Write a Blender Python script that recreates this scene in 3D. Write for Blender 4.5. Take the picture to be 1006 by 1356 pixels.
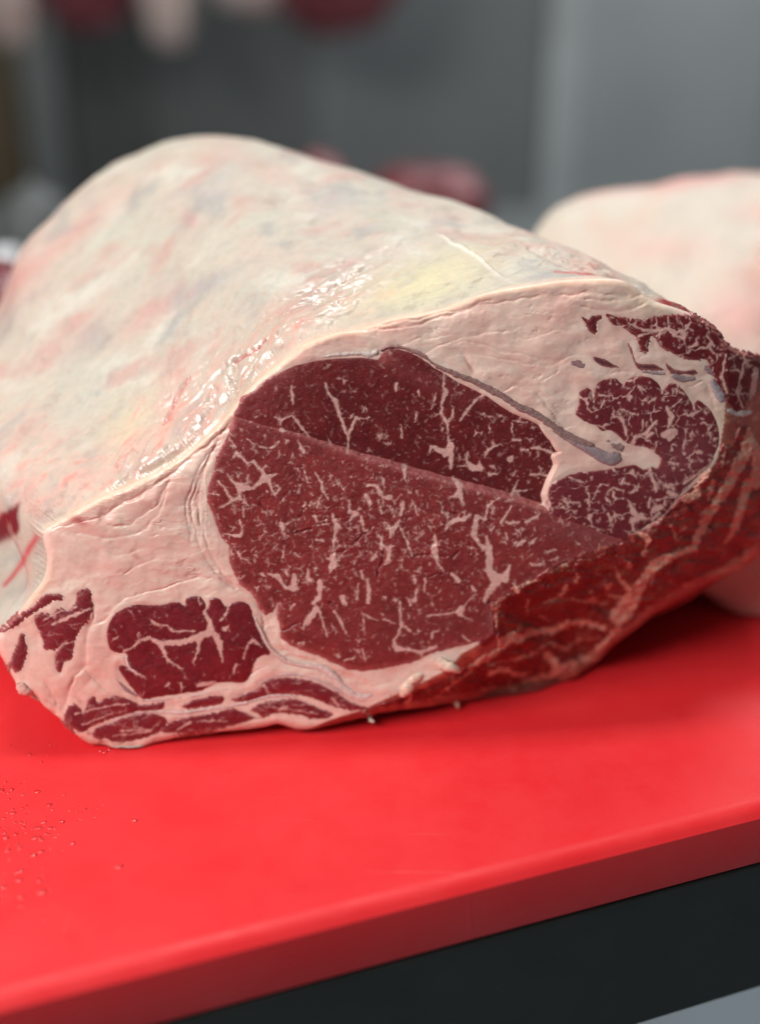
import bpy, math, random
import numpy as np
from mathutils import Vector
for o in list(bpy.data.objects): bpy.data.objects.remove(o)
S = bpy.context.scene
COL = S.collection
R = math.radians
random.seed(7); RNG = np.random.default_rng(7)

# ------------------------------------------------------------------ camera
IMW, IMH, FPX = 1006.0, 1356.0, 1523.0
PITCH, H = R(25.0), 0.33
cam_d = bpy.data.cameras.new('camera'); cam = bpy.data.objects.new('camera', cam_d); COL.objects.link(cam)
cam.location = (0, 0, H); cam.rotation_euler = (R(90) - PITCH, 0, 0)
cam_d.sensor_fit = 'VERTICAL'; cam_d.sensor_height = 24.0
cam_d.lens = FPX / IMH * 24.0
cam_d.clip_start = 0.02; cam_d.clip_end = 60
cam_d.dof.use_dof = True; cam_d.dof.focus_distance = 0.510
cam_d.dof.aperture_fstop = (cam_d.lens / 1000.0) / 0.0215
S.camera = cam
S.render.resolution_x, S.render.resolution_y = 759, 1024

# ------------------------------------------------------------------ world, lamps, exposure
w = bpy.data.worlds.new('World'); S.world = w; w.use_nodes = True
bg = w.node_tree.nodes['Background']; bg.inputs[0].default_value = (0.80, 0.88, 0.92, 1); bg.inputs[1].default_value = 0.10
S.view_settings.view_transform = 'Standard'; S.view_settings.look = 'None'
S.view_settings.exposure = 0.12; S.view_settings.gamma = 1.0
def area(name, loc, target, sx, sy, power, col):
    l = bpy.data.lights.new(name, 'AREA'); l.shape = 'RECTANGLE'; l.size = sx; l.size_y = sy; l.energy = power; l.color = col
    o = bpy.data.objects.new(name, l); COL.objects.link(o); o.location = loc
    o.rotation_euler = (Vector(target) - Vector(loc)).to_track_quat('-Z', 'Y').to_euler()
area('ceiling_lamp', (-0.88, -0.23, 1.05), (0, 0.47, 0.08), 0.9, 0.5, 25, (1, 0.985, 0.96))
area('ceiling_lamp', (0.00, 0.78, 1.60), (0.05, 0.45, 0.1), 0.8, 0.14, 12, (1, 0.98, 0.95))
area('ceiling_lamp', (0.75, 2.20, 1.90), (0.75, 2.75, 0.5), 1.6, 0.3, 42, (0.95, 0.98, 1.0))

# ------------------------------------------------------------------ projection maths (camera calibration)
C0 = np.array([0, 0, H]); FW = np.array([0, math.cos(PITCH), -math.sin(PITCH)]); UP = np.array([0, math.sin(PITCH), math.cos(PITCH)]); RT = np.array([1.0, 0, 0])
def rays(px, py):
    px = np.asarray(px, float); py = np.asarray(py, float)
    return FW * FPX + (px - IMW / 2)[..., None] * RT + (IMH / 2 - py)[..., None] * UP
def on_plane(px, py, o, n):
    d = rays(px, py); t = np.dot(np.asarray(o) - C0, n) / (d @ n)
    return C0 + d * t[..., None]
def board_pt(px, py, z=0.0): return on_plane(px, py, (0, 0, z), np.array([0, 0, 1.0]))
def project(P):
    v = P - C0; z = v @ FW
    return v @ RT / z * FPX + IMW / 2, IMH / 2 - v @ UP / z * FPX
YAW, TILT = R(5.0), R(9.0)
BH = np.array([-math.sin(YAW), math.cos(YAW), 0]); NB = math.cos(TILT) * BH - math.sin(TILT) * np.array([0, 0, 1.0])
O_F = board_pt(150, 993)
def world(px, py, wd):                       # point of the pixel ray on the plane wd metres behind the cut face
    d = rays(px, py); t = (np.asarray(wd) + np.dot(O_F - C0, NB)) / (d @ NB)
    return C0 + d * t[..., None]
def w_of(P): return (P - O_F) @ NB
MM = 0.00036                                 # metres per photo pixel on the cut face

# ------------------------------------------------------------------ noise and curve helpers
def _h(ix, iy, s):
    n = (ix.astype(np.int64) * 374761393 + iy.astype(np.int64) * 668265263 + s * 974711) & 0x7fffffff
    n = ((n ^ (n >> 13)) * 1274126177) & 0x7fffffff
    return ((n ^ (n >> 16)) & 0xffff) / 65535.0
def pn(x, y, s=0):                           # gradient noise, about -1..1
    ix = np.floor(x); iy = np.floor(y); fx = x - ix; fy = y - iy
    ux = fx * fx * fx * (fx * (fx * 6 - 15) + 10); uy = fy * fy * fy * (fy * (fy * 6 - 15) + 10)
    def g(dx, dy):
        a = _h(ix + dx, iy + dy, s) * 6.2831853
        return np.cos(a) * (fx - dx) + np.sin(a) * (fy - dy)
    return 1.5 * ((g(0, 0) * (1 - ux) + g(1, 0) * ux) * (1 - uy) + (g(0, 1) * (1 - ux) + g(1, 1) * ux) * uy)
def fbm(x, y, s=0, o=4):
    r = 0; a = 0.55
    for k in range(o): r = r + a * pn(x * 2**k, y * 2**k, s + k * 17); a *= 0.5
    return r
def worley(x, y, s=0):
    ix = np.floor(x); iy = np.floor(y); f1 = np.full(x.shape, 9.0); f2 = np.full(x.shape, 9.0)
    for dx in (-1, 0, 1):
        for dy in (-1, 0, 1):
            cx = ix + dx + 0.1 + 0.8 * _h(ix + dx, iy + dy, s); cy = iy + dy + 0.1 + 0.8 * _h(ix + dx, iy + dy, s + 91)
            d = np.hypot(x - cx, y - cy); f2 = np.minimum(f2, np.maximum(f1, d)); f1 = np.minimum(f1, d)
    return f1, f2
def ss(a, b, x):
    t = np.clip((x - a) / (b - a), 0, 1); return t * t * (3 - 2 * t)
def catmull(P, n, closed):
    P = np.asarray(P, float); N = len(P); out = []
    for i in range(N if closed else N - 1):
        g = (lambda k: P[k % N]) if closed else (lambda k: P[min(max(k, 0), N - 1)])
        p0, p1, p2, p3 = g(i - 1), g(i), g(i + 1), g(i + 2)
        t = (np.arange(n) / n)[:, None]
        out.append(0.5 * (2 * p1 + (p2 - p0) * t + (2 * p0 - 5 * p1 + 4 * p2 - p3) * t**2 + (3 * p1 - p0 - 3 * p2 + p3) * t**3))
    if not closed: out.append(P[-1][None])
    return np.concatenate(out)
def pdist(x, y, P, closed=False):
    P = np.asarray(P, float); d = np.full(x.shape, 1e9)
    for i in range(len(P) if closed else len(P) - 1):
        a = P[i]; b = P[(i + 1) % len(P)]; e = b - a; L = e @ e + 1e-9
        t = np.clip(((x - a[0]) * e[0] + (y - a[1]) * e[1]) / L, 0, 1)
        d = np.minimum(d, (x - a[0] - t * e[0])**2 + (y - a[1] - t * e[1])**2)
    return np.sqrt(d)
def inside(x, y, P):
    P = np.asarray(P, float); c = np.zeros(x.shape, bool)
    for i in range(len(P)):
        a = P[i]; b = P[(i + 1) % len(P)]
        if a[1] == b[1]: continue
        c ^= ((a[1] > y) != (b[1] > y)) & (x < (b[0] - a[0]) * (y - a[1]) / (b[1] - a[1]) + a[0])
    return c
def sdf(x, y, P, pad=40):                    # signed distance, negative inside, clipped beyond pad
    P = np.asarray(P, float); out = np.full(x.shape, float(pad))
    m = (x > P[:, 0].min() - pad) & (x < P[:, 0].max() + pad) & (y > P[:, 1].min() - pad) & (y < P[:, 1].max() + pad)
    if m.any():
        xs, ys = x[m], y[m]; d = pdist(xs, ys, P, True); out[m] = np.where(inside(xs, ys, P), -d, np.minimum(d, pad))
    return out
def lin(r, g, b):                            # sRGB 0-255 to linear
    f = lambda c: c / 12.92 if c <= 0.04045 else ((c + 0.055) / 1.055)**2.4
    return np.array([f(r / 255), f(g / 255), f(b / 255)])

# ------------------------------------------------------------------ mesh and tagging helpers
def tag(o, label=None, cat=None, group=None, kind=None):
    for k, v in (('label', label), ('category', cat), ('group', group), ('kind', kind)):
        if v: o[k] = v
    return o
def mesh_obj(name, V, F, mat, parent=None, col=None, extra=None, smooth=True):
    V = np.asarray(V, np.float32); F = np.asarray(F, np.int32); me = bpy.data.meshes.new(name)
    k = F.shape[1]
    me.vertices.add(len(V)); me.vertices.foreach_set('co', V.ravel())
    me.loops.add(F.size); me.loops.foreach_set('vertex_index', F.ravel())
    me.polygons.add(len(F)); me.polygons.foreach_set('loop_start', np.arange(0, F.size, k, dtype=np.int32))
    me.update(calc_edges=True)
    me.polygons.foreach_set('use_smooth', np.full(len(F), smooth))
    if col is not None:
        a = me.attributes.new('albedo', 'FLOAT_COLOR', 'POINT')
        c = np.ones((len(V), 4), np.float32); c[:, :3] = np.clip(col, 0.002, 0.95); a.data.foreach_set('color', c.ravel())
    for n, v in (extra or {}).items():
        a = me.attributes.new(n, 'FLOAT', 'POINT'); a.data.foreach_set('value', np.asarray(v, np.float32))
    me.validate(); me.update()
    o = bpy.data.objects.new(name, me); COL.objects.link(o)
    if mat: me.materials.append(mat)
    if parent: o.parent = parent; o.matrix_parent_inverse = parent.matrix_world.inverted()
    return o
def empty(name, loc):
    o = bpy.data.objects.new(name, None); COL.objects.link(o); o.location = loc; o.empty_display_size = 0.05
    bpy.context.view_layer.update(); return o
def grid_faces(r, c, closed=False):
    i = np.arange(r - 1)[:, None]; j = np.arange(c if closed else c - 1)[None, :]; jn = (j + 1) % c
    return np.stack([i * c + j, i * c + jn, (i + 1) * c + jn, (i + 1) * c + j], -1).reshape(-1, 4)
def compact(V, F, *attrs):
    u, inv = np.unique(F, return_inverse=True)
    return (V[u], inv.reshape(F.shape)) + tuple(a[u] for a in attrs)

# ------------------------------------------------------------------ materials
def nt(name):
    m = bpy.data.materials.new(name); m.use_nodes = True; t = m.node_tree
    return m, t, t.nodes['Principled BSDF']
def N(t, typ, **kw):
    n = t.nodes.new(typ)
    for k, v in kw.items():
        if k in n.inputs.keys(): n.inputs[k].default_value = v
        else: setattr(n, k, v)
    return n
def noise(t, scale, detail=4, rough=0.55, vec=None, dist=0.0):
    n = N(t, 'ShaderNodeTexNoise'); n.inputs['Scale'].default_value = scale; n.inputs['Detail'].default_value = detail
    n.inputs['Roughness'].default_value = rough; n.inputs['Distortion'].default_value = dist
    if vec is None:
        tc = N(t, 'ShaderNodeTexCoord'); vec = tc.outputs['Object']
    t.links.new(vec, n.inputs['Vector']); return n
def ramp(t, src, a, b, va, vb):
    r = N(t, 'ShaderNodeMapRange'); r.inputs['From Min'].default_value = a; r.inputs['From Max'].default_value = b
    r.inputs['To Min'].default_value = va; r.inputs['To Max'].default_value = vb
    t.links.new(src, r.inputs['Value']); return r.outputs['Result']
def bump(t, heights, bs):                    # heights: list of (socket, distance, strength)
    prev = None
    for h, d, s in heights:
        b = N(t, 'ShaderNodeBump'); b.inputs['Distance'].default_value = d; b.inputs['Strength'].default_value = s
        t.links.new(h, b.inputs['Height'])
        if prev: t.links.new(prev, b.inputs['Normal'])
        prev = b.outputs['Normal']
    t.links.new(prev, bs.inputs['Normal']); return prev
def flesh(name, sss, sss_r, rough, bumps, wet=None, coat=0.0, var=0.10, vscale=900):
    m, t, b = nt(name)
    at = N(t, 'ShaderNodeAttribute'); at.attribute_name = 'albedo'
    n = noise(t, vscale, 3)
    mul = N(t, 'ShaderNodeMix'); mul.data_type = 'RGBA'; mul.blend_type = 'MULTIPLY'; mul.inputs[0].default_value = 1.0
    v = ramp(t, n.outputs['Fac'], 0.25, 0.75, 1 - var, 1 + var)
    t.links.new(at.outputs['Color'], mul.inputs[6]); t.links.new(v, mul.inputs[7])
    t.links.new(mul.outputs[2], b.inputs['Base Color'])
    b.inputs['Subsurface Weight'].default_value = sss; b.inputs['Subsurface Radius'].default_value = sss_r
    b.inputs['Subsurface Scale'].default_value = 1.0
    b.inputs['IOR'].default_value = 1.4
    if wet:
        wa = N(t, 'ShaderNodeAttribute'); wa.attribute_name = 'wet'
        r = ramp(t, wa.outputs['Fac'], 0, 1, rough, wet); t.links.new(r, b.inputs['Roughness'])
        c = ramp(t, wa.outputs['Fac'], 0, 1, 0.0, 0.8); t.links.new(c, b.inputs['Coat Weight']); b.inputs['Coat Roughness'].default_value = 0.17
    else:
        b.inputs['Roughness'].default_value = rough
        b.inputs['Coat Weight'].default_value = coat; b.inputs['Coat Roughness'].default_value = 0.15
    bump(t, [(noise(t, sc, 4, 0.6, dist=0.6).outputs['Fac'], d, s) for sc, d, s in bumps], b)
    return m
M_CAP = flesh('fat_cap', 0.25, (0.004, 0.0018, 0.0010), 0.52, [(110, 0.0020, 0.36), (420, 0.0008, 0.34)], wet=0.16, var=0.06, vscale=260)
M_FAT = flesh('cut_fat', 0.30, (0.004, 0.0018, 0.0012), 0.46, [(90, 0.0010, 0.10), (1300, 0.0003, 0.15)], wet=0.25, var=0.05, vscale=500)
M_LEAN = flesh('lean_meat', 0.10, (0.0025, 0.0006, 0.0005), 0.42, [(420, 0.0005, 0.35), (1900, 0.00035, 0.8)], wet=0.2, var=0.24, vscale=1500)
M_MEMB = flesh('membrane', 0.15, (0.002, 0.001, 0.001), 0.42, [(900, 0.0004, 0.5)], coat=0.15, var=0.2, vscale=1200)

# ================================================================== CUTTING BOARD AND BENCH
E0, E1 = board_pt(0, 1330), board_pt(1006, 1075)
ED = (E1 - E0) / np.linalg.norm(E1 - E0); EN = np.array([-ED[1], ED[0], 0])   # EN points back, away from the camera
FRONT = np.array([ED[1], -ED[0], 0])
zr = on_plane(np.array([1006.0]), np.array([1147.0]), E0, EN)[0][2]           # underside of the red board
zb = on_plane(np.array([1006.0]), np.array([1311.0]), E0, EN)[0][2]           # underside of the black bench slab
print('board thickness', -zr, 'slab', zr - zb)
def slab(x0, x1, y0, y1, z0, z1, r, n=5, seg=(60, 24), jig=0.0):
    """rounded slab in edge coordinates (x along ED, y back along EN)"""
    prof = []                                # from bottom centre, round the bottom edge, up, round the top edge
    for k in range(n + 1):
        a = -math.pi / 2 + k * math.pi / 2 / n; prof.append((r - r * math.cos(a), z0 + r * 0.35 + r * 0.35 * math.sin(a)))
    a0 = 0.55; zs = z1 - r + r * math.sin(a0)
    prof += [(r - r * math.cos(a0) - 0.0006, zs - 0.0006)]; hard = len(prof)
    for k in range(n + 1):
        a = a0 + k * (math.pi / 2 - a0) / n; prof.append((r - r * math.cos(a), z1 - r + r * math.sin(a)))
    hb = hard
    nx, ny = seg
    per = [(i / nx, 0) for i in range(nx)] + [(1, j / ny) for j in range(ny)] + [(1 - i / nx, 1) for i in range(nx)] + [(0, 1 - j / ny) for j in range(ny)]
    V = []
    for ins, z in prof:
        for (a, b) in per:
            x = (x0 + ins) + a * (x1 - x0 - 2 * ins); y = (y0 + ins) + b * (y1 - y0 - 2 * ins)
            V.append(E0 * [1, 1, 0] + ED * x + EN * y + np.array([0, 0, z]))
    F = [list(f) for f in grid_faces(len(prof), len(per), True)]; np_ = len(per)
    F = [f for f in F]
    base = len(V); V += [V[(hb - 1) * np_ + i] for i in range(np_)]       # split the lip so that the arris stays crisp
    for fi in range((hb - 2) * np_, (hb - 1) * np_): F[fi] = [base + v - (hb - 1) * np_ if v >= (hb - 1) * np_ else v for v in F[fi]]
    bm_top = [(len(prof) - 1) * len(per) + i for i in range(len(per))]; bot = list(range(len(per)))
    return V, F, bm_top, bot[::-1]
def ngon_obj(name, V, F, mat, parent=None, smooth=True):
    me = bpy.data.meshes.new(name); me.from_pydata([tuple(v) for v in V], [], F); me.update()
    for p in me.polygons: p.use_smooth = smooth and len(p.vertices) < 5
    o = bpy.data.objects.new(name, me); COL.objects.link(o); me.materials.append(mat)
    if parent: o.parent = parent; o.matrix_parent_inverse = parent.matrix_world.inverted()
    return o
m, t, b = nt('red_plastic'); M_RED = m
big = noise(t, 9, 3); fine = noise(t, 1500, 2); sc = noise(t, 40, 5, 0.7)
mx = N(t, 'ShaderNodeMix'); mx.data_type = 'RGBA'; mx.inputs[6].default_value = (0.70, 0.018, 0.024, 1); mx.inputs[7].default_value = (0.75, 0.027, 0.032, 1)
t.links.new(ramp(t, big.outputs['Fac'], 0.35, 0.65, 0, 1), mx.inputs[0]); tc = N(t, 'ShaderNodeTexCoord'); mp2 = N(t, 'ShaderNodeMapping'); mp2.inputs['Scale'].default_value = (9, 210, 1); mp2.inputs['Rotation'].default_value = (0, 0, R(-22))
t.links.new(tc.outputs['Object'], mp2.inputs['Vector']); sc2 = noise(t, 1.0, 3, 0.55, vec=mp2.outputs['Vector'])
mxs = N(t, 'ShaderNodeMix'); mxs.data_type = 'RGBA'; mxs.inputs[7].default_value = (0.80, 0.12, 0.12, 1)
t.links.new(ramp(t, sc2.outputs['Fac'], 0.69, 0.76, 0, 0.35), mxs.inputs[0]); t.links.new(mx.outputs[2], mxs.inputs[6]); t.links.new(mxs.outputs[2], b.inputs['Base Color'])
t.links.new(ramp(t, sc.outputs['Fac'], 0.3, 0.7, 0.32, 0.60), b.inputs['Roughness']); b.inputs['IOR'].default_value = 1.52
b.inputs['Specular IOR Level'].default_value = 0.36
tc = N(t, 'ShaderNodeTexCoord'); mp = N(t, 'ShaderNodeMapping'); mp.inputs['Scale'].default_value = (14, 320, 1); mp.inputs['Rotation'].default_value = (0, 0, R(4))
t.links.new(tc.outputs['Object'], mp.inputs['Vector']); scr = noise(t, 1.0, 4, 0.6, vec=mp.outputs['Vector'])
bump(t, [(fine.outputs['Fac'], 0.0004, 0.30), (ramp(t, scr.outputs['Fac'], 0.66, 0.72, 0, 1), 0.0003, 0.25)], b)
V, F, top, bot = slab(-0.45, 0.95, 0.0, 0.62, zr, 0.0, 0.0085, seg=(140, 60))
board = ngon_obj('cutting_board', V, F + [top, bot], M_RED)
tag(board, 'thick red plastic cutting board with rounded front edge under the raw beef', 'cutting board')
bench = empty('work_bench', E0 * [1, 1, 0] + EN * 0.3 + np.array([0, 0, -0.9]))
tag(bench, 'black slab workbench carrying the red cutting board', 'workbench')
m, t, b = nt('black_slab'); M_BLK = m
n1 = noise(t, 35, 5); n2 = noise(t, 1400, 2)
mx = N(t, 'ShaderNodeMix'); mx.data_type = 'RGBA'; mx.inputs[6].default_value = (0.007, 0.010, 0.008, 1); mx.inputs[7].default_value = (0.017, 0.020, 0.017, 1)
t.links.new(ramp(t, n1.outputs['Fac'], 0.3, 0.7, 0, 1), mx.inputs[0])
sp = noise(t, 230, 1); mx2 = N(t, 'ShaderNodeMix'); mx2.data_type = 'RGBA'; mx2.inputs[7].default_value = (0.25, 0.25, 0.24, 1)
t.links.new(ramp(t, sp.outputs['Fac'], 0.80, 0.84, 0, 1), mx2.inputs[0]); t.links.new(mx.outputs[2], mx2.inputs[6]); t.links.new(mx2.outputs[2], b.inputs['Base Color'])
b.inputs['Roughness'].default_value = 0.6; bump(t, [(n2.outputs['Fac'], 0.0004, 0.4)], b)
V, F, top, bot = slab(-0.6, 1.4, 0.0015, 0.66, zb, zr - 0.0004, 0.002, n=3)
ngon_obj('bench_top', V, F + [top, bot], M_BLK, bench)
m, t, b = nt('steel'); M_STEEL = m
b.inputs['Base Color'].default_value = (0.5, 0.51, 0.52, 1); b.inputs['Metallic'].default_value = 1; b.inputs['Roughness'].default_value = 0.35
for x in (-0.5, 1.3):
    for y in (0.08, 0.58):
        p = E0 * [1, 1, 0] + ED * x + EN * y; r = 0.02
        V = [p + ED * sx * r + EN * sy * r + np.array([0, 0, z]) for z in (-0.9, zb + 0.0005) for sx, sy in ((-1, -1), (1, -1), (1, 1), (-1, 1))]
        ngon_obj('leg', V, [[0, 1, 5, 4], [1, 2, 6, 5], [2, 3, 7, 6], [3, 0, 4, 7], [3, 2, 1, 0], [4, 5, 6, 7]], M_STEEL, bench, False)

# water droplets beaded on the board, left of the beef
Vd = []; Fd = []
for k in range(230):
    px = abs(RNG.normal(0, 75)); py = RNG.normal(1100, 75)
    if not (975 + px * .1 < py < 1260 - px * .3): continue
    p = board_pt(px - 12, py); r_ = 0.00028 + 0.0010 * RNG.random()**3; el = RNG.uniform(1, 1.7); an = RNG.uniform(-.4, .5); b0 = len(Vd)
    for a_, hh in ((1.0, -.05), (0.92, .28), (0.62, .52), (0.02, .62)):
        for q_ in range(12):
            th = q_ * math.pi / 6; lx = math.cos(th) * r_ * a_ * el; ly = math.sin(th) * r_ * a_
            Vd.append((p[0] + lx * math.cos(an) - ly * math.sin(an), p[1] + lx * math.sin(an) + ly * math.cos(an), r_ * hh * .75 + 1e-5))
    for i in range(3):
        for q_ in range(12): Fd.append([b0 + i * 12 + q_, b0 + i * 12 + (q_ + 1) % 12, b0 + i * 12 + 12 + (q_ + 1) % 12, b0 + i * 12 + 12 + q_])
m, t, b = nt('water'); b.inputs['Base Color'].default_value = (0.60, 0.018, 0.024, 1); b.inputs['Coat Weight'].default_value = 1.0; b.inputs['Coat Roughness'].default_value = 0.03; b.inputs['Roughness'].default_value = 0.06; b.inputs['IOR'].default_value = 1.33
dr = ngon_obj('water_droplets', Vd, Fd, m); tag(dr, 'tiny water droplets beaded on the red board at the left', 'droplets', kind='stuff')

# ================================================================== MAIN BEEF: traced outlines (photo pixels)
RIM = [(-3,845),(4,831),(15,821),(24,811),(40,790),(58,766),(63,740),(58,715),(60,702),(95,680),(130,661),(170,643),(215,621),(250,598),
 (285,567),(303,547),(322,523),(350,496),(385,470),(405,455),(447,440),(480,435),(520,421),(581,410),(641,388),(701,377),(761,370),(822,371),(852,391),
 (866,399),(895,408),(920,418),(942,434),(955,450),(965,460),(985,467),(1006,476),(1040,500),(1055,570),(1045,640),(1020,705),(1000,739),(965,760),
 (930,776),(905,790),(870,810),(845,830),(815,852),(790,876),(755,900),(725,912),(700,920),(640,927),(600,931),(570,936),(535,940),(500,945),(470,953),(435,961),(402,966),
 (380,962),(365,959),(340,964),(300,968),(268,971),(250,973),(230,978),(205,984),(190,991),(170,994),(150,993),(140,988),(120,985),(105,976),(85,956),(60,936),(48,921),(40,917),(25,914),(20,900),(10,880),(0,866)]
STEP = [(310,549),(345,560),(379,569),(409,579),(439,590),(459,597),(480,605),(515,615),(540,624),(563,630),(599,640),(640,650),(679,661),(700,668),(732,678),(780,694),(809,706),(832,714)]
FACET = [(1100,380),(960,452),(962,500),(958,560),(948,615),(930,640),(905,662),(885,685),(862,705),(832,716),(800,728),(765,738),(735,752),(705,770),(670,790),(652,802),(655,838),(640,850),(610,866),(595,885),(560,903),(535,915),(505,928),(480,940),(440,952),(402,968)]
FACET_POLY = FACET + [(402,1100),(1200,1100),(1200,380)]

def depth(px, py):                           # metres behind the cut plane
    D = 0.0012 * fbm(px / 140, py / 140, 3, 3) + 0.0004 * fbm(px / 35, py / 35, 5, 3)
    D = D + 0.010 * np.clip((px - 700) / 300, 0, 1.3)**2 + 0.004 * np.clip((130 - px) / 130, 0, 1.2)**2
    ins = inside(px, py, FACET_POLY); d = pdist(px, py, FACET)
    sl = 0.75 + 0.5 * ss(850, 650, px)
    f = np.where(ins, d, 0.0); f = f * f / (f + 6.0)
    D = D + f * MM * sl * (1 + 0.25 * fbm(px / 60, py / 60, 8, 2)) + np.where(ins, 0.0012 * fbm(px / 22, py / 22, 12, 3) * ss(0, 12, d), 0)
    Pb = board_pt(px, py, 0.0012); wb = w_of(Pb)
    return np.minimum(D, np.maximum(wb, -0.02))
def step_off(px, py):                        # extra depth of the recessed upper muscle
    xs = np.array([p[0] for p in STEP]); ys = np.array([p[1] for p in STEP])
    yl = np.interp(px, xs, ys); h = yl - py
    amp = 0.0048 * ss(335, 560, px) * (1 - 0.45 * ss(700, 850, px))
    return amp * np.clip(1 - h / 150, 0, 1.05) * ss(-3, 1, h)

# muscles: name label polygon lean colour flecks etc.
EYE_L = [(310,549),(308,562),(297,585),(287,605),(282,625),(275,645),(274,665),(281,679),(285,692),(293,712),(303,723),(304,745),(310,760),(318,774),(332,783),(340,795),(343,806),(352,814),(361,811),(367,801),(366,815),
 (370,830),(372,845),(385,855),(402,862),(420,868),(440,878),(460,886),(480,889),(500,887),(520,883),(545,878),(570,866),(600,858),(625,852),(643,846),(652,838),(650,820),(648,803),(655,796),(675,786),(692,778),(707,768),(727,755),(747,742),(767,735),(792,727),(815,721),(832,714)] + STEP[::-1][1:-1]
EYE_U = [(310,549),(322,527),(337,517),(352,503),(370,493),(390,483),(420,476),(450,473),(480,472),(500,475),(506,466),(514,462),(528,462),(543,466),(559,474),(575,486),(590,494),(602,502),(625,513),(648,524),(662,534),(680,545),(700,553),(715,560),(721,570),(727,577),(731,581),(738,592),(746,600),(735,605),(739,615),(735,625),(729,638),(724,655),(728,671),(734,679)] + [(x, y + 4) for x, y in STEP[::-1][4:]]
RIGHT = [(762,549),(766,535),(767,520),(776,513),(783,517),(785,524),(787,514),(793,505),(803,502),(815,501),(824,508),(832,501),(850,498),(865,502),(874,511),(877,516),(885,508),(895,509),(905,517),(912,527),(917,536),(922,530),(934,536),(943,547),(950,563),(952,582),(947,600),(938,618),(922,632),(910,645),(898,658),(884,676),(867,690),(848,702),(842,718),(815,716),(780,704),(745,692),(727,683),(725,655),(729,642),(747,631),(768,625),(792,623),(822,618),(838,615),(847,619),(853,622),(862,618),(870,620),(874,608),(866,600),(855,592),(840,590),(826,585),(818,577),(806,569),(797,571),(788,563),(775,559)]
TOPR_A = [(765,417),(772,419),(777,424),(783,417),(797,417),(798,423),(791,426),(791,440),(787,446),(780,440),(775,430)]
TOPR = [(802,416),(815,418),(830,420),(850,423),(865,419),(885,416),(905,417),(920,421),(935,430),(948,442),(956,456),(975,468),(1000,474),(1030,500),(1000,520),(985,540),(975,548),(962,535),(950,512),(940,490),(935,476),(920,477),(905,476),(890,468),(879,464),(870,455),(866,446),(862,443),(860,455),(855,467),(846,465),(845,456),(840,446),(830,437),(822,432),(810,431),(805,425)]
DARK = [[(784,471),(800,475),(812,482),(819,486),(805,487),(793,483),(786,478)],
        [(829,452),(836,462),(841,478),(850,482),(865,482),(879,489),(872,491),(855,490),(845,489),(838,478)],
        [(880,480),(888,487),(900,491),(920,489),(921,496),(905,496),(890,495),(883,489)]]
LOWL = [(141,842),(144,826),(153,812),(166,804),(185,800),(212,801),(226,797),(238,798),(245,801),(247,792),(262,789),(271,796),(275,806),(277,800),(279,792),(292,793),(297,802),(303,802),(307,798),(318,796),(330,800),(335,815),(341,832),(348,848),(358,866),(346,868),(337,878),(331,896),(322,905),(300,903),(284,906),(268,914),(248,918),(215,922),(190,926),(176,913),(163,896),(157,886),(160,880),(168,882),(169,874),(167,866),(152,864),(145,858)]
FARL = [(46,822),(49,813),(60,811),(71,815),(75,806),(90,807),(101,797),(103,782),(120,781),(122,800),(119,818),(110,829),(103,841),(99,852),(97,866),(94,875),(86,876),(82,889),(76,890),(73,880),(73,868),(83,853),(74,861),(59,859),(57,848),(52,835)]
FARL2 = [(12,829),(22,818),(42,804),(54,793),(64,786),(78,787),(86,795),(70,797),(52,808),(34,819),(20,831),(4,836)]
FARL3 = [(30,838),(37,860),(34,876),(26,890),(14,879),(20,862),(25,846)]
STR_A = [(85,950),(91,936),(98,932),(107,937),(110,944),(114,937),(117,926),(126,921),(131,930),(140,924),(160,922),(180,929),(188,934),(205,931),(218,929),(215,939),(200,942),(180,943),(160,949),(135,956),(120,964),(108,970),(95,962)]
STR_A2 = [(240,936),(258,926),(275,922),(296,921),(295,930),(280,935),(258,938)]
STR_B = [(306,927),(318,918),(338,914),(346,904),(362,898),(385,897),(410,901),(432,909),(448,919),(465,930),(488,937),(470,941),(450,939),(430,931),(408,923),(380,919),(355,921),(335,927),(318,930)]
STR_C = [(122,973),(129,963),(148,956),(162,951),(186,945),(205,944),(218,949),(222,958),(213,968),(200,975),(175,981),(152,983),(140,979),(130,979)]
STR_D = [(213,969),(216,961),(245,950),(275,945),(300,940),(310,938),(330,946),(345,948),(332,941),(345,931),(372,926),(398,927),(420,936),(442,947),(420,953),(396,948),(370,944),(345,951),(310,960),(272,967),(235,971)]
UNDER = [(650,792),(668,782),(690,774),(715,761),(740,746),(770,732),(800,722),(832,708),(860,697),(882,680),(902,659),(926,638),(944,614),(958,590),(968,590),(985,560),(1005,600),(1010,690),(985,735),(925,765),(880,790),(850,812),(815,840),(780,872),(740,893),(700,905),(640,915),(560,928),(500,938),(478,946),(505,932),(540,918),(570,905),(605,890),(640,868),(660,850)]

ALLLEAN = [EYE_L, EYE_U, RIGHT, TOPR_A, TOPR, LOWL, FARL, FARL2, FARL3, STR_A, STR_A2, STR_B, STR_C, STR_D, UNDER] + DARK
SM = {id(p): (catmull(p, 3, True) if p not in (EYE_L, EYE_U, TOPR_A, TOPR) else np.asarray(p, float)) for p in ALLLEAN}

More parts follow.
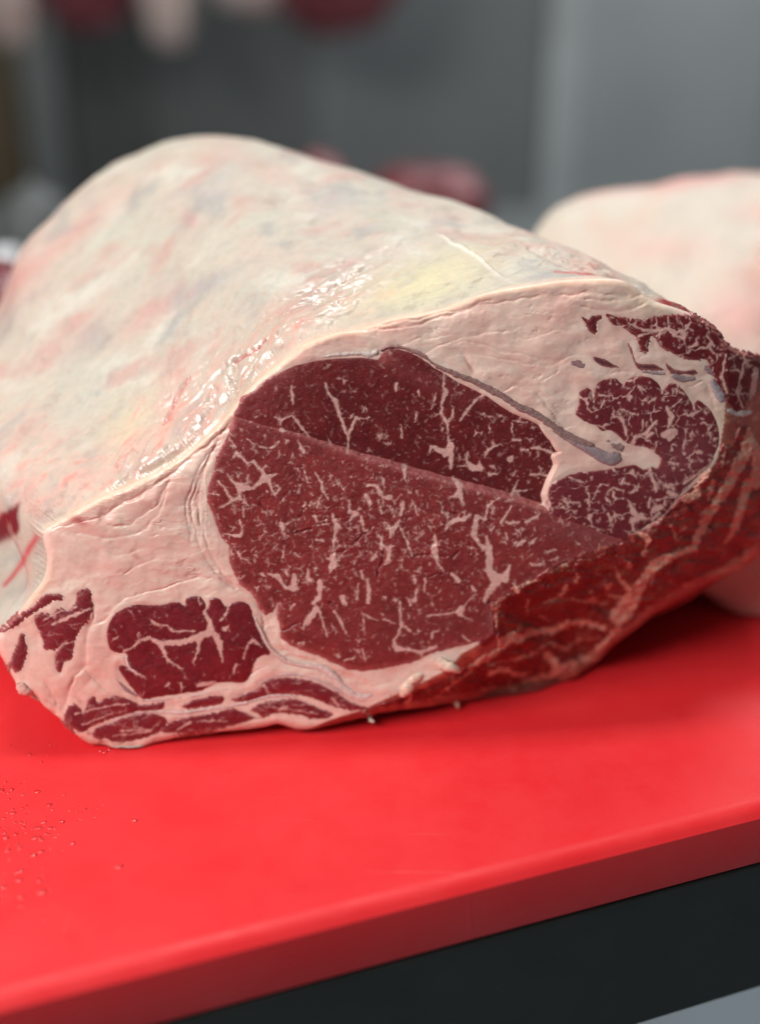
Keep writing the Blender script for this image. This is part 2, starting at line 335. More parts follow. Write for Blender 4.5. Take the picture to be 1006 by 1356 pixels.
# ------------------------------------------------------------------ marbling map (fat strokes in photo pixels, 2x resolution)
X0, Y0, RES = -40, 380, 2.0
MAPW, MAPH = int(1120 * RES), int(640 * RES)
FATMAP = np.zeros((MAPH, MAPW), np.float32); FLECK = np.zeros((MAPH, MAPW), np.float32); CRACK = np.zeros((MAPH, MAPW), np.float32)
def stroke(img, pts, ws, soft=0.8, val=1.0, beta=0):
    pts = np.asarray(pts, float)
    if np.isscalar(ws): ws = [ws] * len(pts)
    for i in range(max(1, len(pts) - 1)):
        a = pts[i]; b = pts[min(i + 1, len(pts) - 1)]; wa = ws[i] / 2; wb = ws[min(i + 1, len(pts) - 1)] / 2
        m = max(wa, wb) + 1 + 1.3 * soft
        x0 = int((min(a[0], b[0]) - m - X0) * RES); x1 = int((max(a[0], b[0]) + m - X0) * RES) + 1
        y0 = int((min(a[1], b[1]) - m - Y0) * RES); y1 = int((max(a[1], b[1]) + m - Y0) * RES) + 1
        x0 = max(x0, 0); y0 = max(y0, 0); x1 = min(x1, MAPW); y1 = min(y1, MAPH)
        if x1 <= x0 or y1 <= y0: continue
        gx = X0 + np.arange(x0, x1)[None, :] / RES; gy = Y0 + np.arange(y0, y1)[:, None] / RES
        e = b - a; L = e @ e + 1e-9; tt = np.clip(((gx - a[0]) * e[0] + (gy - a[1]) * e[1]) / L, 0, 1)
        d = np.hypot(gx - a[0] - tt * e[0], gy - a[1] - tt * e[1]) - (wa + (wb - wa) * tt)
        v = val * np.clip(0.5 - d / (2 * soft), 0, 1)
        if beta: img[y0:y1, x0:x1] += np.exp(beta * v) - 1
        else: img[y0:y1, x0:x1] = np.maximum(img[y0:y1, x0:x1], v)
def sample(img, px, py):
    fx = np.clip((px - X0) * RES, 0, MAPW - 1.01); fy = np.clip((py - Y0) * RES, 0, MAPH - 1.01)
    ix = fx.astype(int); iy = fy.astype(int); ax = fx - ix; ay = fy - iy
    return (img[iy, ix] * (1 - ax) + img[iy, ix + 1] * ax) * (1 - ay) + (img[iy + 1, ix] * (1 - ax) + img[iy + 1, ix + 1] * ax) * ay
TR = [ # upper eye
 ([(386,511),(387,524),(388,536)],[2,4,2]),([(431,508),(435,521),(444,531),(449,548),(455,564),(461,580),(461,598)],[3,3,6,5,5,4,2]),([(461,577),(466,564),(472,553),(476,557)],[3,5,4,2]),([(475,555),(489,553)],[2,1]),
 ([(387,551),(399,565),(410,578)],[3,5,3]),([(364,552),(372,557),(385,550)],[3,3,3]),([(371,557),(372,563)],[3,2]),([(372,569),(379,571)],[6,3]),
 ([(588,490),(587,512),(590,520),(585,533),(584,547),(592,561),(593,572)],[2,4,6,5,4,5,2]),([(592,560),(599,551),(600,541)],[3,4,2]),
 ([(593,577),(596,590),(590,600),(579,595),(571,591),(568,600)],[2,6,9,6,4,2]),([(597,588),(597,608),(597,621)],[6,7,2]),
 ([(636,525),(623,537),(617,547),(609,557)],[2,4,4,2]),([(628,532),(634,527),(640,523)],[2,3,3]),([(619,599),(618,611),(624,619),(636,620),(635,612)],[2,3,8,8,2]),([(609,617),(624,617)],[2,4]),([(577,521),(571,542)],[1.5,2]),
 ([(525,508),(524,518)],[5,3]),([(531,563),(532,580)],[3,2]),([(499,575),(502,579),(506,574)],[2,4,2]),([(502,577),(502,583)],[3,2]),([(552,547),(549,558)],[2,3]),([(554,518),(555,524)],[4,3]),
 ([(641,606),(646,595),(662,588)],[2,3,2]),([(702,593),(713,593),(729,599),(741,603)],[2,5,3,2]),([(685,558),(690,551)],[3,2]),([(678,561),(678,573)],[3,2]),([(680,557),(697,560)],[2,2]),([(675,608),(677,606)],[8,6]),([(690,596),(699,596)],[4,3]),([(680,582),(689,583)],[5,3]),
 ([(702,628),(719,628),(731,635),(734,639)],[3,3,4,6]),([(734,637),(747,627),(768,622)],[6,4,4]),([(727,640),(725,648),(724,657),(728,671)],[4,3,2.5,4]),([(686,635),(680,649),(677,656)],[2,3,3]),([(680,651),(698,649)],[3,2]),([(648,628),(658,627)],[6,3]),([(682,624),(679,629)],[2,2]),([(681,545),(683,540)],[2,3]),([(740,610),(752,616)],[10,12]),([(700,540),(690,552)],[2,2]),
 # lower eye
 ([(302,629),(309,638),(318,646),(335,646)],[2,4,10,5]),([(318,646),(317,659),(308,663),(290,673)],[6,5,4,2]),([(308,663),(301,653),(298,647),(288,637)],[4,4,3,2]),([(317,659),(330,670)],[5,2]),([(335,646),(350,634),(366,627)],[5,9,3]),([(355,634),(361,650),(364,655),(372,645)],[7,3,4,2]),
 ([(304,580),(312,592)],[2,2]),([(309,606),(313,600),(328,614),(336,611),(347,624),(351,634)],[2,5,3,4,4,7]),([(347,624),(352,616)],[3,2]),([(344,592),(361,593),(369,585)],[2,2,1.5]),([(328,581),(337,589)],[2,2]),([(395,586),(402,598)],[2,6]),([(401,616),(408,639)],[2,3]),([(418,626),(425,639),(428,651),(435,662)],[2,5,3,2]),([(420,672),(423,660)],[3,2]),([(442,643),(450,640),(455,648)],[2,2,3]),
 ([(317,689),(321,698)],[5,3]),([(298,707),(318,710),(322,702)],[2,4,3]),([(315,731),(320,739),(329,742)],[4,3,2]),([(373,694),(375,699)],[7,5]),([(377,694),(392,688)],[2,1]),([(402,670),(405,666)],[5,2]),([(415,683),(421,691)],[3,5]),([(440,680),(446,697),(443,710),(441,730)],[3,7,4,3]),([(441,733),(441,748),(437,756)],[7,9,4]),([(450,742),(442,742)],[2,5]),([(420,715),(428,716)],[4,3]),([(288,622),(296,625)],[2,2]),([(315,632),(319,626)],[4,2]),([(329,630),(328,640),(320,641)],[2,2,2]),([(282,653),(290,656)],[2,2]),([(310,672),(311,680)],[2,2]),([(322,672),(323,684)],[2,2]),
 ([(486,643),(498,643),(503,652),(507,658),(517,659)],[3,4,6,5,7]),([(507,635),(509,648)],[4,3]),([(484,656),(490,666)],[6,6]),([(462,663),(463,678),(472,680),(463,689)],[3,5,6,3]),([(443,690),(450,699)],[6,5]),([(478,684),(482,701),(488,703)],[2,4,3]),([(533,666),(531,682)],[6,4]),([(529,690),(519,703),(517,711)],[5,7,4]),([(510,691),(518,701)],[2,5]),([(527,695),(537,713),(545,735)],[4,3,4]),([(547,664),(553,682)],[3,2]),([(547,664),(541,678)],[2,2]),([(576,707),(575,729),(579,745),(588,758)],[2,9,4,3]),([(597,759),(607,769)],[4,6]),
 ([(504,711),(506,725),(512,726)],[3,6,4]),([(516,725),(514,742),(509,748)],[6,7,3]),([(486,767),(488,780),(487,797)],[5,5,6]),([(474,773),(473,794)],[3,3]),([(478,757),(481,766)],[3,4]),([(424,770),(423,794)],[6,6]),([(454,793),(455,798)],[8,6]),([(535,617),(536,634)],[7,3]),([(599,632),(608,642),(607,655),(615,670)],[4,7,8,2]),([(607,656),(597,658)],[5,3]),([(584,666),(586,678)],[2,5]),([(503,670),(505,680)],[3,3]),([(447,718),(443,712)],[2,4]),([(492,741),(497,737)],[4,6]),
 ([(589,703),(593,695),(602,689),(614,687),(622,682)],[3,5,6,6,4]),([(630,684),(629,700),(627,708),(634,719),(641,726)],[6,8,8,4,7]),([(630,685),(642,687),(646,670),(652,664),(662,659)],[5,5,4,3,2]),([(644,710),(647,725),(648,740),(647,754),(655,766),(668,765),(673,755),(675,748)],[3,8,10,8,14,12,5,3]),([(657,770),(648,783),(641,797)],[12,8,4]),([(677,670),(663,692)],[2,4]),([(651,682),(654,672)],[2,3]),([(671,692),(686,692)],[3,5]),([(697,691),(711,684),(714,678)],[5,3,2]),([(649,702),(653,698)],[3,4]),([(683,724),(693,717)],[4,6]),([(700,718),(703,719),(710,712)],[3,4,2]),([(697,772),(714,768)],[5,4]),([(703,747),(714,748),(720,744)],[4,4,2]),([(670,706),(671,714)],[2,3]),([(681,775),(684,783)],[5,7]),([(738,738),(730,742)],[2,3]),([(720,732),(735,728)],[2,2]),([(620,725),(632,727)],[2,2]),
 ([(356,760),(368,763),(378,778),(388,779),(394,781)],[4,6,4,8,4]),([(390,762),(389,777)],[7,9]),([(408,754),(408,768),(412,769)],[3,6,4]),([(379,756),(381,762)],[5,3]),([(346,760),(349,762)],[5,3]),([(423,772),(424,786),(416,798)],[6,5,7]),([(419,806),(407,823)],[8,9]),([(423,810),(433,841)],[3,2.5]),([(443,810),(452,825),(458,840)],[4,4,2]),([(404,824),(402,833)],[3,2]),([(453,791),(459,801)],[8,3]),([(375,730),(375,738)],[4,3]),([(391,733),(395,737)],[3,5]),([(367,801),(363,815)],[3,5]),([(360,790),(362,804)],[1.5,2]),([(350,776),(357,778)],[2,2]),([(384,807),(390,800)],[2,4]),([(481,820),(483,838)],[2,2]),([(455,875),(468,872)],[2,3]),([(480,860),(484,876)],[3,2]),([(395,852),(402,852)],[3,3]),([(447,868),(450,871)],[3,3]),
 ([(529,798),(530,815),(531,826),(528,839),(521,849),(525,859),(543,860),(557,864),(577,856)],[4,3,5,3,5,7,4,5,5]),([(531,826),(543,836)],[3,3]),([(608,811),(611,806)],[9,9]),([(630,786),(612,804)],[2,2]),([(566,816),(603,811)],[3,2]),([(611,815),(625,822)],[4,1.5]),([(552,780),(548,796)],[3,6]),([(541,795),(543,800)],[4,4]),([(508,820),(521,825)],[3,2]),([(562,783),(562,768)],[3,4]),([(548,763),(549,772)],[4,4]),([(572,845),(572,838),(582,834)],[2,3,2]),([(612,842),(621,850)],[3,2]),([(557,864),(559,873)],[5,3]),([(624,776),(628,782)],[3,4]),([(480,812),(490,818),(500,822)],[1.5,1.5,1.5]),
 # low-left muscle
 ([(201,822),(205,826),(222,829),(230,836),(258,836)],[2,3,3,3,2]),([(164,862),(176,857),(186,848),(198,845),(212,852),(240,851),(264,843),(280,836),(278,824),(271,812),(275,800)],[3,3,4,4,7,7,9,10,6,4,4]),([(212,852),(218,864),(222,874),(232,880),(242,886)],[6,5,4,3,2]),([(264,846),(262,862),(256,878)],[6,4,2]),([(285,840),(290,850),(295,876)],[8,8,2]),([(183,838),(185,852)],[2,3]),([(298,833),(302,830)],[7,3]),([(150,846),(156,844)],[2,2]),([(305,800),(300,812),(292,822)],[3,2,3]),([(262,790),(266,801)],[2,2]),([(310,890),(312,880)],[4,3]),([(264,905),(284,904),(262,908)],[2,4,4]),([(220,909),(224,905)],[3,4]),([(240,905),(241,912)],[3,3]),
 ([(330,852),(336,848),(346,856)],[5,4,2]),([(322,872),(328,856)],[2,3]),([(168,870),(171,884),(180,891),(193,898)],[2,3,4,2]),
 # far-left and bottom strips
 ([(70,827),(85,820),(98,815),(120,806)],[3,4,5,3]),([(58,822),(75,812),(100,804)],[2,2,2]),([(83,853),(98,850)],[3,2]),([(100,945),(150,934),(170,932)],[2,2,2]),([(110,960),(150,944)],[2,2]),([(160,968),(190,966)],[2,1.5]),([(150,975),(200,968),(180,962)],[1.5,2,1.5]),([(236,965),(252,957)],[2,4]),([(262,955),(300,955)],[2,2]),([(318,938),(344,951)],[5,5]),([(350,907),(356,918)],[4,3]),([(310,925),(330,915)],[3,2]),([(368,940),(380,936)],[3,4]),([(395,925),(432,941)],[2,2]),([(440,925),(448,935)],[4,4]),([(357,936),(420,945)],[1.5,2]),
 # top-right
 ([(832,428),(850,437),(868,438),(885,435),(884,420)],[2,3,5,4,2]),([(851,426),(858,420)],[2,2]),([(885,436),(892,444),(904,448),(910,440)],[3,4,5,2]),([(868,445),(880,440)],[5,3]),([(912,460),(922,456),(922,448)],[4,4,3]),([(838,432),(842,424)],[2,2]),([(900,425),(907,440)],[1.5,1.5]),([(845,445),(862,440)],[3,3]),([(960,470),(955,500),(962,520)],[3,3,4]),([(935,445),(945,458)],[2,4]),([(985,480),(975,520),(985,545)],[5,3,4]),([(1000,490),(995,530)],[8,8]),([(965,475),(975,470)],[4,3]),
 # right muscles
 ([(783,520),(786,532)],[5,2]),([(825,508),(823,515)],[2,2]),([(875,515),(876,520)],[3,2]),([(835,595),(840,580),(855,573),(868,558)],[8,5,5,4]),([(882,540),(889,552),(884,566)],[5,7,4]),([(880,576),(892,572),(886,580)],[10,9,9]),([(893,515),(905,522)],[3,3]),([(901,530),(888,540)],[3,2]),([(917,537),(921,546)],[3,2]),([(855,518),(846,512),(850,522)],[2,3,3]),([(866,528),(858,533)],[4,3]),([(828,575),(824,556),(812,550)],[4,3,4]),([(824,556),(818,545)],[3,2]),([(840,548),(820,542)],[2,2]),([(800,530),(795,540)],[3,2]),([(856,577),(864,574)],[6,4]),([(905,590),(908,570)],[3,2]),([(893,615),(885,612)],[3,3]),([(915,610),(912,618)],[5,3]),([(850,570),(851,555)],[2,2]),
 ([(832,663),(837,676),(844,686)],[2,6,8]),([(836,690),(848,684),(855,688)],[8,8,3]),([(836,690),(838,700)],[5,4]),([(866,673),(875,672)],[8,8]),([(863,688),(872,680)],[4,6]),([(805,680),(808,690),(812,682)],[3,4,3]),([(801,660),(808,665)],[3,3]),([(785,660),(790,650),(793,651)],[2,2,2]),([(752,665),(766,666)],[2,3]),([(825,634),(823,642)],[3,3]),([(805,650),(812,646),(825,650)],[2,2,3]),([(860,628),(866,640),(868,650)],[3,4,4]),([(885,652),(896,657)],[6,5]),([(880,642),(892,648)],[4,2]),([(870,640),(885,645)],[2,2]),([(880,660),(880,668)],[3,4]),([(860,660),(858,672)],[4,3]),([(845,640),(843,650)],[2,2]),([(941,610),(935,628),(915,645),(905,652)],[4,9,10,7]),([(838,702),(858,714)],[4,6]),([(753,632),(775,640)],[2,1.5]),
 # underside
 ([(1000,560),(985,600),(965,640),(938,682),(922,712),(918,726),(895,735),(868,742),(850,770),(838,790),(820,815)],[16,16,15,12,9,9,9,9,12,20,26]),([(885,740),(868,752),(862,770)],[6,6,3]),([(838,788),(818,765),(815,755)],[10,4,2]),([(835,795),(805,788)],[8,3]),([(800,832),(775,824),(752,826),(730,835),(700,838),(685,848)],[6,7,8,8,8,10]),([(795,845),(770,846),(748,860),(725,852),(700,868),(650,880)],[2,3,4,2,3,3]),([(680,842),(655,858),(640,868),(610,880),(590,890)],[12,18,20,16,10]),([(820,840),(800,858),(780,872),(740,888),(720,900),(690,903)],[22,14,12,12,10,6]),([(725,868),(735,880)],[12,10]),([(648,892),(665,886),(690,895),(700,890)],[6,7,6,4]),([(575,925),(600,905),(625,888)],[3,4,5]),([(640,915),(700,912),(725,906),(718,895)],[8,10,10,6]),([(600,930),(640,918)],[4,8]),([(545,915),(540,930)],[4,4]),
 ([(785,795),(786,796)],[11,9]),([(748,778),(742,788),(728,795)],[6,3,5]),([(763,770),(764,760)],[5,3]),([(805,776),(806,778)],[8,6]),([(832,748),(835,750)],[8,6]),([(745,745),(752,750)],[5,3]),([(700,795),(697,802)],[4,4]),([(905,700),(902,702)],[6,5]),([(932,680),(936,676)],[7,6]),([(908,662),(920,655),(924,648)],[10,14,8]),([(942,640),(940,652),(936,662)],[9,7,3]),([(905,640),(940,615)],[4,4]),([(955,620),(960,590),(965,575)],[3,5,10]),([(715,815),(728,823)],[2,2]),([(888,695),(895,715)],[3,4]),([(852,735),(858,712),(845,705)],[4,6,6]),([(760,795),(800,800)],[2,2]),([(990,640),(975,690),(960,720)],[14,10,5]),([(1005,560),(1000,640)],[14,14]),([(650,850),(660,810),(655,802)],[5,4,4]),([(975,700),(965,712)],[7,5])]
FATMAP += 1
for p, ws in TR: stroke(FATMAP, p, np.where(np.asarray(ws, float) < 6, np.asarray(ws, float) * .86, np.asarray(ws, float)) - 0.35, 3.2, beta=9)
FATMAP = np.log(FATMAP) / 9
for p, ws in TR:                                                     # hair-thin branches feathering off the traced seams
    P_ = catmull(p, 6, False)
    for k in range(max(2, int(len(P_) * 0.45))):
        q = P_[RNG.integers(len(P_))]; a = RNG.uniform(0, 6.28); L = RNG.uniform(2.5, 7.5)
        q1 = (q[0] + .5 * L * math.cos(a), q[1] + .5 * L * math.sin(a)); a += RNG.normal(0, .6)
        stroke(FLECK, [q, q1, (q1[0] + .5 * L * math.cos(a), q1[1] + .5 * L * math.sin(a))], [1.7, 1.1, .4], 0.7, RNG.uniform(.45, .85))
def scatter(poly, n, ang, lmin, lmax, wmin, wmax, val=(0.5, 0.95), yb=None):
    P = np.asarray(poly, float); k = 0
    while k < n:
        x = RNG.uniform(P[:, 0].min(), P[:, 0].max()); y = RNG.uniform(P[:, 1].min(), P[:, 1].max())
        if not inside(np.array([x]), np.array([y]), P)[0]: continue
        if yb and RNG.random() > yb(x, y): continue
        k += 1; a = ang + RNG.normal(0, 0.55); L = lmin + (lmax - lmin) * RNG.random()**2.2; wd = RNG.uniform(wmin, wmax)
        dx, dy = math.cos(a) * L, math.sin(a) * L; b = RNG.normal(0, 0.3) * L; v = RNG.uniform(*val)
        stroke(FLECK, [(x - dx / 2, y - dy / 2), (x - dy * .1 + b * .3, y + dx * .1), (x + dx / 2, y + dy / 2)], [wd * 0.4, wd * RNG.uniform(1, 1.5), wd * 0.3], 0.8, v)
        for _ in range(2):
            if RNG.random() < 0.3: stroke(FLECK, [(x, y), (x + RNG.normal(0, 2.8), y + RNG.normal(0, 2.8))], [wd * 1.2, .6], 0.8, v)
dens = lambda x, y: 0.30 + 0.70 * math.exp(-((x - 470) / 170)**2 - ((y - 710) / 85)**2)
scatter(EYE_L, 520, R(78), 0.5, 6, 0.7, 2.0, (0.35, 0.9), dens); scatter(EYE_L, 900, R(70), 0.3, 3, 0.5, 1.2, (0.25, 0.7), dens)
def clumps(poly, n, dn, big=5.5):
    P = np.asarray(poly, float); k = 0
    while k < n:
        x = RNG.uniform(P[:, 0].min(), P[:, 0].max()); y = RNG.uniform(P[:, 1].min(), P[:, 1].max())
        if not inside(np.array([x]), np.array([y]), P)[0] or RNG.random() > dn(x, y): continue
        k += 1; v = RNG.uniform(.65, 1); a0 = RNG.normal(1.35, .5); core = RNG.uniform(1.6, 3.4)
        for j in range(RNG.integers(2, 5)):
            a = a0 + j * 2.2 + RNG.normal(0, .4); L = RNG.uniform(2, big * (1.3 if j < 2 else .8))
            stroke(FLECK, [(x, y), (x + L * .5 * math.cos(a), y + L * .5 * math.sin(a)), (x + L * math.cos(a + .3), y + L * math.sin(a + .3))], [core, core * .6, .4], 0.9, v)
clumps(EYE_L, 150, lambda x, y: dens(x, y)**1.5); clumps(EYE_U, 40, lambda x, y: .3 + .7 * (x > 600)); clumps(RIGHT, 30, lambda x, y: 1.0)
scatter(EYE_U, 500, R(70), 0.3, 3, 0.4, 1.0, (0.2, 0.55)); scatter(EYE_U, 220, R(75), 0.5, 7, 0.7, 1.7, (0.25, 0.7), lambda x, y: 0.4 + 0.6 * (x > 560))
scatter(RIGHT, 120, R(60), 0.5, 10, 1.2, 3.0, (0.4, 0.95))
scatter(TOPR, 70, R(60), 2, 12, 1.0, 2.2, (0.4, 0.9))
scatter(LOWL, 60, R(70), 1, 6, 0.9, 1.8, (0.2, 0.6))
scatter(UNDER, 45, R(-35), 1, 10, 1.0, 3.0, (0.15, 0.6))
for p in (STR_A, STR_C, STR_D, STR_B, FARL): scatter(p, 22, R(-12), 6, 22, 0.8, 1.6, (0.2, 0.6))
CR = [([(588,676),(598,679),(606,682)],4,1),([(547,713),(560,719),(575,721)],2.5,.9),([(549,735),(568,735)],3.5,.9),([(510,727),(505,745),(500,762)],3,.9),([(470,717),(480,709),(489,705),(492,698)],2.2,.8),([(440,733),(462,727)],2,.7),([(421,694),(436,692)],2,.8),([(390,706),(412,700)],2.2,.9),([(345,667),(358,680)],2,.8),([(380,653),(373,662)],1.5,.6),([(436,798),(446,800)],3,1),([(372,834),(380,834),(392,825)],2,.8),([(340,710),(368,705)],1.5,.5),([(567,764),(580,760),(592,759)],1.8,.8),([(600,738),(606,730)],2.5,.8),([(582,737),(592,736)],2.5,.8),([(395,688),(405,672)],1.6,.6),([(425,690),(432,686)],2,.7),([(408,729),(440,742)],1.3,.5),([(395,784),(412,796)],1.2,.4),([(460,801),(470,806)],1.5,.6),([(600,805),(592,806)],1.5,.6),([(560,848),(570,851)],1.3,.4),([(623,720),(622,733)],2.5,.6),([(648,797),(661,797)],4,1),([(395,852),(400,848)],1.5,.5)]
for p, wd, v in CR: stroke(CRACK, p, wd, 0.9, v)
for k in range(150):
    x = RNG.normal(480, 95); y = RNG.normal(715, 50); L = RNG.uniform(4, 17); a = R(-12) + RNG.normal(0, .35)
    stroke(CRACK, [(x, y), (x + L / 2 * math.cos(a), y + L / 2 * math.sin(a) + RNG.normal(0, 1.5)), (x + L * math.cos(a), y + L * math.sin(a))], [.6, 1.3, .5], 0.8, RNG.uniform(.12, .38))

# ------------------------------------------------------------------ the beef: root, body (cut fat and fat cap)
beef = empty('beef_primal', board_pt(430, 940) * [1, 1, 0])
tag(beef, 'large raw beef primal with cut marbled eye facing forward on the red board', 'raw beef')
CEN = np.array([470.0, 720.0])
NT = 1500
rimc = catmull(RIM, 8, True); seg = np.hypot(*np.diff(np.vstack([rimc, rimc[:1]]), axis=0).T)
wgt = np.where(rimc[:, 1] < 700, 1.25, 0.8) * seg; cum = np.concatenate([[0], np.cumsum(wgt)])
ctrl_s = cum[np.arange(len(RIM)) * 8] / cum[-1]
sv = np.arange(NT) / NT; tgt = sv * cum[-1]; rc = np.vstack([rimc, rimc[:1]])
rim = np.stack([np.interp(tgt, cum, rc[:, 0]), np.interp(tgt, cum, rc[:, 1])], 1)
rag = 1.6 * fbm(np.arange(NT) / 7.0, np.zeros(NT) + .5, 44, 3) * np.where(rim[:, 1] > 850, 1.0, 0.06)
cdir = (rim - CEN) / np.linalg.norm(rim - CEN, axis=1)[:, None]; rim = rim + cdir * rag[:, None]
NR = 250
rr = (np.linspace(0.0, 1, NR))**0.85
FP = CEN[None, None] + rr[:, None, None] * (rim - CEN)[None]
fx, fy = FP[..., 0].ravel(), FP[..., 1].ravel()
def blob(px, py, cx, cy, rx, ry, ang=0):
    a = R(ang); dx = px - cx; dy = py - cy; u = dx * math.cos(a) + dy * math.sin(a); v = -dx * math.sin(a) + dy * math.cos(a)
    return np.exp(-(u / rx)**2 - (v / ry)**2)
# creases in the cut fat: (polyline, width, depth mm, step mm)
CREASE = [([(326,552),(285,580),(226,628),(190,652),(160,667),(140,682)],3.0,1.6,.9),([(140,682),(112,690),(70,700)],2,.8,.5),([(305,560),(285,590),(272,622),(262,665),(268,700),(285,745),(312,778)],2.2,.8,.6),([(285,590),(262,640),(254,668),(258,700),(270,735),(300,772),(338,790)],2.2,1.0,.5),([(275,600),(250,650),(248,690),(255,720)],2,.7,.5),
 ([(222,640),(210,665),(180,692),(150,697),(135,688)],2.2,.9,.8),([(226,632),(214,672),(190,700),(160,712),(125,712),(100,704)],2.2,.7,.8),([(205,742),(185,748),(165,760)],2,.6,.8),([(262,765),(215,778),(170,790),(148,812)],2.2,.8,.8),([(250,760),(300,770),(335,785),(345,800)],2,.7,-.5),([(122,798),(126,815),(118,832),(114,850),(113,880),(98,900),(88,930),(82,945)],2,1.1,.6),([(145,815),(128,826),(120,830)],2,.8,.6),([(113,885),(130,905),(150,925)],2,.6,.4),([(150,735),(165,733),(185,728)],2,.8,.6),
 ([(345,800),(352,840),(365,862),(385,878),(412,884),(435,890)],2.5,.9,.6),([(352,815),(368,850),(390,866),(425,880),(450,890),(480,900)],2,.7,-.5),([(375,860),(410,876),(450,894),(490,906),(520,900)],2,.7,-.5),([(300,905),(330,893),(350,885)],2,.7,.5),
 ([(470,437),(530,434),(580,422),(640,404),(700,394),(770,388),(830,392)],2.5,1.0,.9),([(505,430),(570,418),(610,410),(650,398)],2,.7,.6),([(560,468),(600,452),(640,441),(668,438),(690,447),(720,444),(735,440)],1.8,.5,.9),([(600,455),(630,454),(660,462),(690,470),(720,478)],1.8,.5,.7),([(615,474),(620,484),(626,494)],1.5,.9,.3),([(664,519),(680,513),(700,516),(716,529),(733,550),(746,566)],1.8,.7,1.6),([(690,500),(705,510),(722,525),(740,548)],1.6,.6,.4),([(770,405),(800,412),(830,412),(850,402)],2,.8,.7),([(775,395),(810,398),(845,393)],2,.8,.7),([(640,470),(680,478),(720,485),(760,470)],1.6,.4,.7),([(500,470),(545,452),(590,445)],1.6,.5,.5),([(790,494),(830,492),(850,497),(830,499)],1.6,.6,.4),([(890,500),(910,512),(930,505),(945,540)],2,.8,.6),([(120,900),(100,925)],2,.6,.5),([(60,905),(75,930),(70,950)],2,.8,.6),([(30,845),(20,870),(15,885)],2,.8,.5)]
D = depth(fx, fy)
lean = np.full(fx.shape, 40.0)
for p in ALLLEAN: lean = np.minimum(lean, sdf(fx, fy, SM[id(p)], 25))
cre = np.zeros(fx.shape); lift = np.zeros(fx.shape)
wx = fx + 5.0 * fbm(fx / 24, fy / 24, 61, 4); wy = fy + 5.0 * fbm(fx / 24, fy / 24, 71, 4)
for p, wd, dp, stp in CREASE:
    P = catmull(p, 4, False); m = (fx > P[:, 0].min() - 30) & (fx < P[:, 0].max() + 30) & (fy > P[:, 1].min() - 30) & (fy < P[:, 1].max() + 30)
    d = pdist(wx[m], wy[m], P); g = np.exp(-(d / (wd * .62))**2)
    # one-sided lip: pixels below the line step forward, fading away
    ytop = np.interp(wx[m], *(P[np.argsort(P[:, 0])].T)); side = np.where(wy[m] > ytop, 1, 0)
    cre[m] = np.maximum(cre[m], g * min(1, dp)); mod = 0.10 + 1.2 * ss(-.25, .5, fbm(wx[m] / 24, wy[m] / 24, 81, 2)); lift[m] += -g * dp * 0.0006 * mod - 0.0005 * dp * np.exp(-(d / 7)**2) * (1 - .6 * mod) + side * stp * 0.00042 * np.exp(-d / 13) * (1 - np.exp(-d / 1.0))
push = 0.0015 * ss(-1.0, -5, lean) + 0.006 * ss(-5, -14, lean)
fatb = 0.0010 * fbm(fx / 55 + 3, fy / 32, 21, 2) + 0.00022 * fbm(fx / 15, fy / 9, 25, 3) * (0.3 + ss(-.2, .5, fbm(fx / 50, fy / 50, 27, 2)))
tw = 14 * fbm(fx / 60, fy / 60, 87, 2); tear = fbm((fx + .5 * fy + tw) / 60, (fy - .25 * fx + tw) / 20, 83, 4); fatb += -0.0004 * np.exp(-(tear / .03)**2) * ss(.15, .5, fbm(fx / 40, fy / 40, 85, 2)) + 0.00012 * ss(0, .05, tear)
fatb *= ss(-2, 8, lean)
rimd = pdist(fx, fy, rim[::3], True)
rollr = 9.0
roll = np.where(rimd < rollr, rollr - np.sqrt(np.maximum(rollr**2 - (rollr - rimd)**2, 0)), 0) * MM * 0.9
Dw = D + push + roll - lift - fatb
PF = world(fx, fy, Dw); PF[:, 2] = np.maximum(PF[:, 2], 0.0011)
# colours of cut fat
def mixc(c, tgt, f): return c + (np.asarray(tgt) - c) * np.clip(f, 0, 1)[:, None]
PINK = np.array([0.77, 0.47, 0.40]); CREAM = np.array([0.80, 0.63, 0.53]); ROSE = np.array([0.68, 0.30, 0.25]); ORNG = np.array([0.74, 0.49, 0.34])
REDF = np.array([0.42, 0.06, 0.06])
n1 = fbm(fx / 60, fy / 45, 31, 4); n2 = fbm(fx / 14, fy / 10, 35, 3)
cf = np.tile(PINK, (len(fx), 1))
cf = mixc(cf, CREAM, 0.5 + 0.9 * n1); cf = mixc(cf, ROSE, 0.22 * ss(0.1, 0.7, n2) + 0.30 * ss(780, 900, fy) * ss(300, 100, fx) + cre * 0.3)
cf = mixc(cf, ORNG, 0.6 * ss(14, 1, rimd) * ss(705, 690, fy + 0 * fx) * ss(870, 800, fx))
cf = mixc(cf, ORNG, 0.6 * blob(fx, fy, 48, 780, 14, 40, 25))
cf = mixc(cf, ROSE, 0.45 * ss(4, 0.0, lean) * (0.5 + 0.5 * n2))
cf = mixc(cf, REDF, 0.85 * blob(fx, fy, 106, 690, 13, 6, 20) + 0.5 * blob(fx, fy, 182, 738, 8, 4, 30) + 0.6 * blob(fx, fy, 620, 484, 2, 10, -30))
cf = mixc(cf, (0.62, 0.52, 0.38), 0.6 * blob(fx, fy, 850, 402, 40, 12, 15) + .5 * blob(fx, fy, 960, 560, 30, 60, 10))
cf = mixc(cf, REDF, 0.55 * ss(0.05, 0.5, n2 + n1 * .5) * (ss(900, 960, fy) * ss(380, 100, fx)) + 0.9 * ss(.1, .5, fbm(fx / 9, fy / 30, 66, 3)) * ss(945, 975, fx))
ins_f = inside(fx, fy, FACET_POLY)
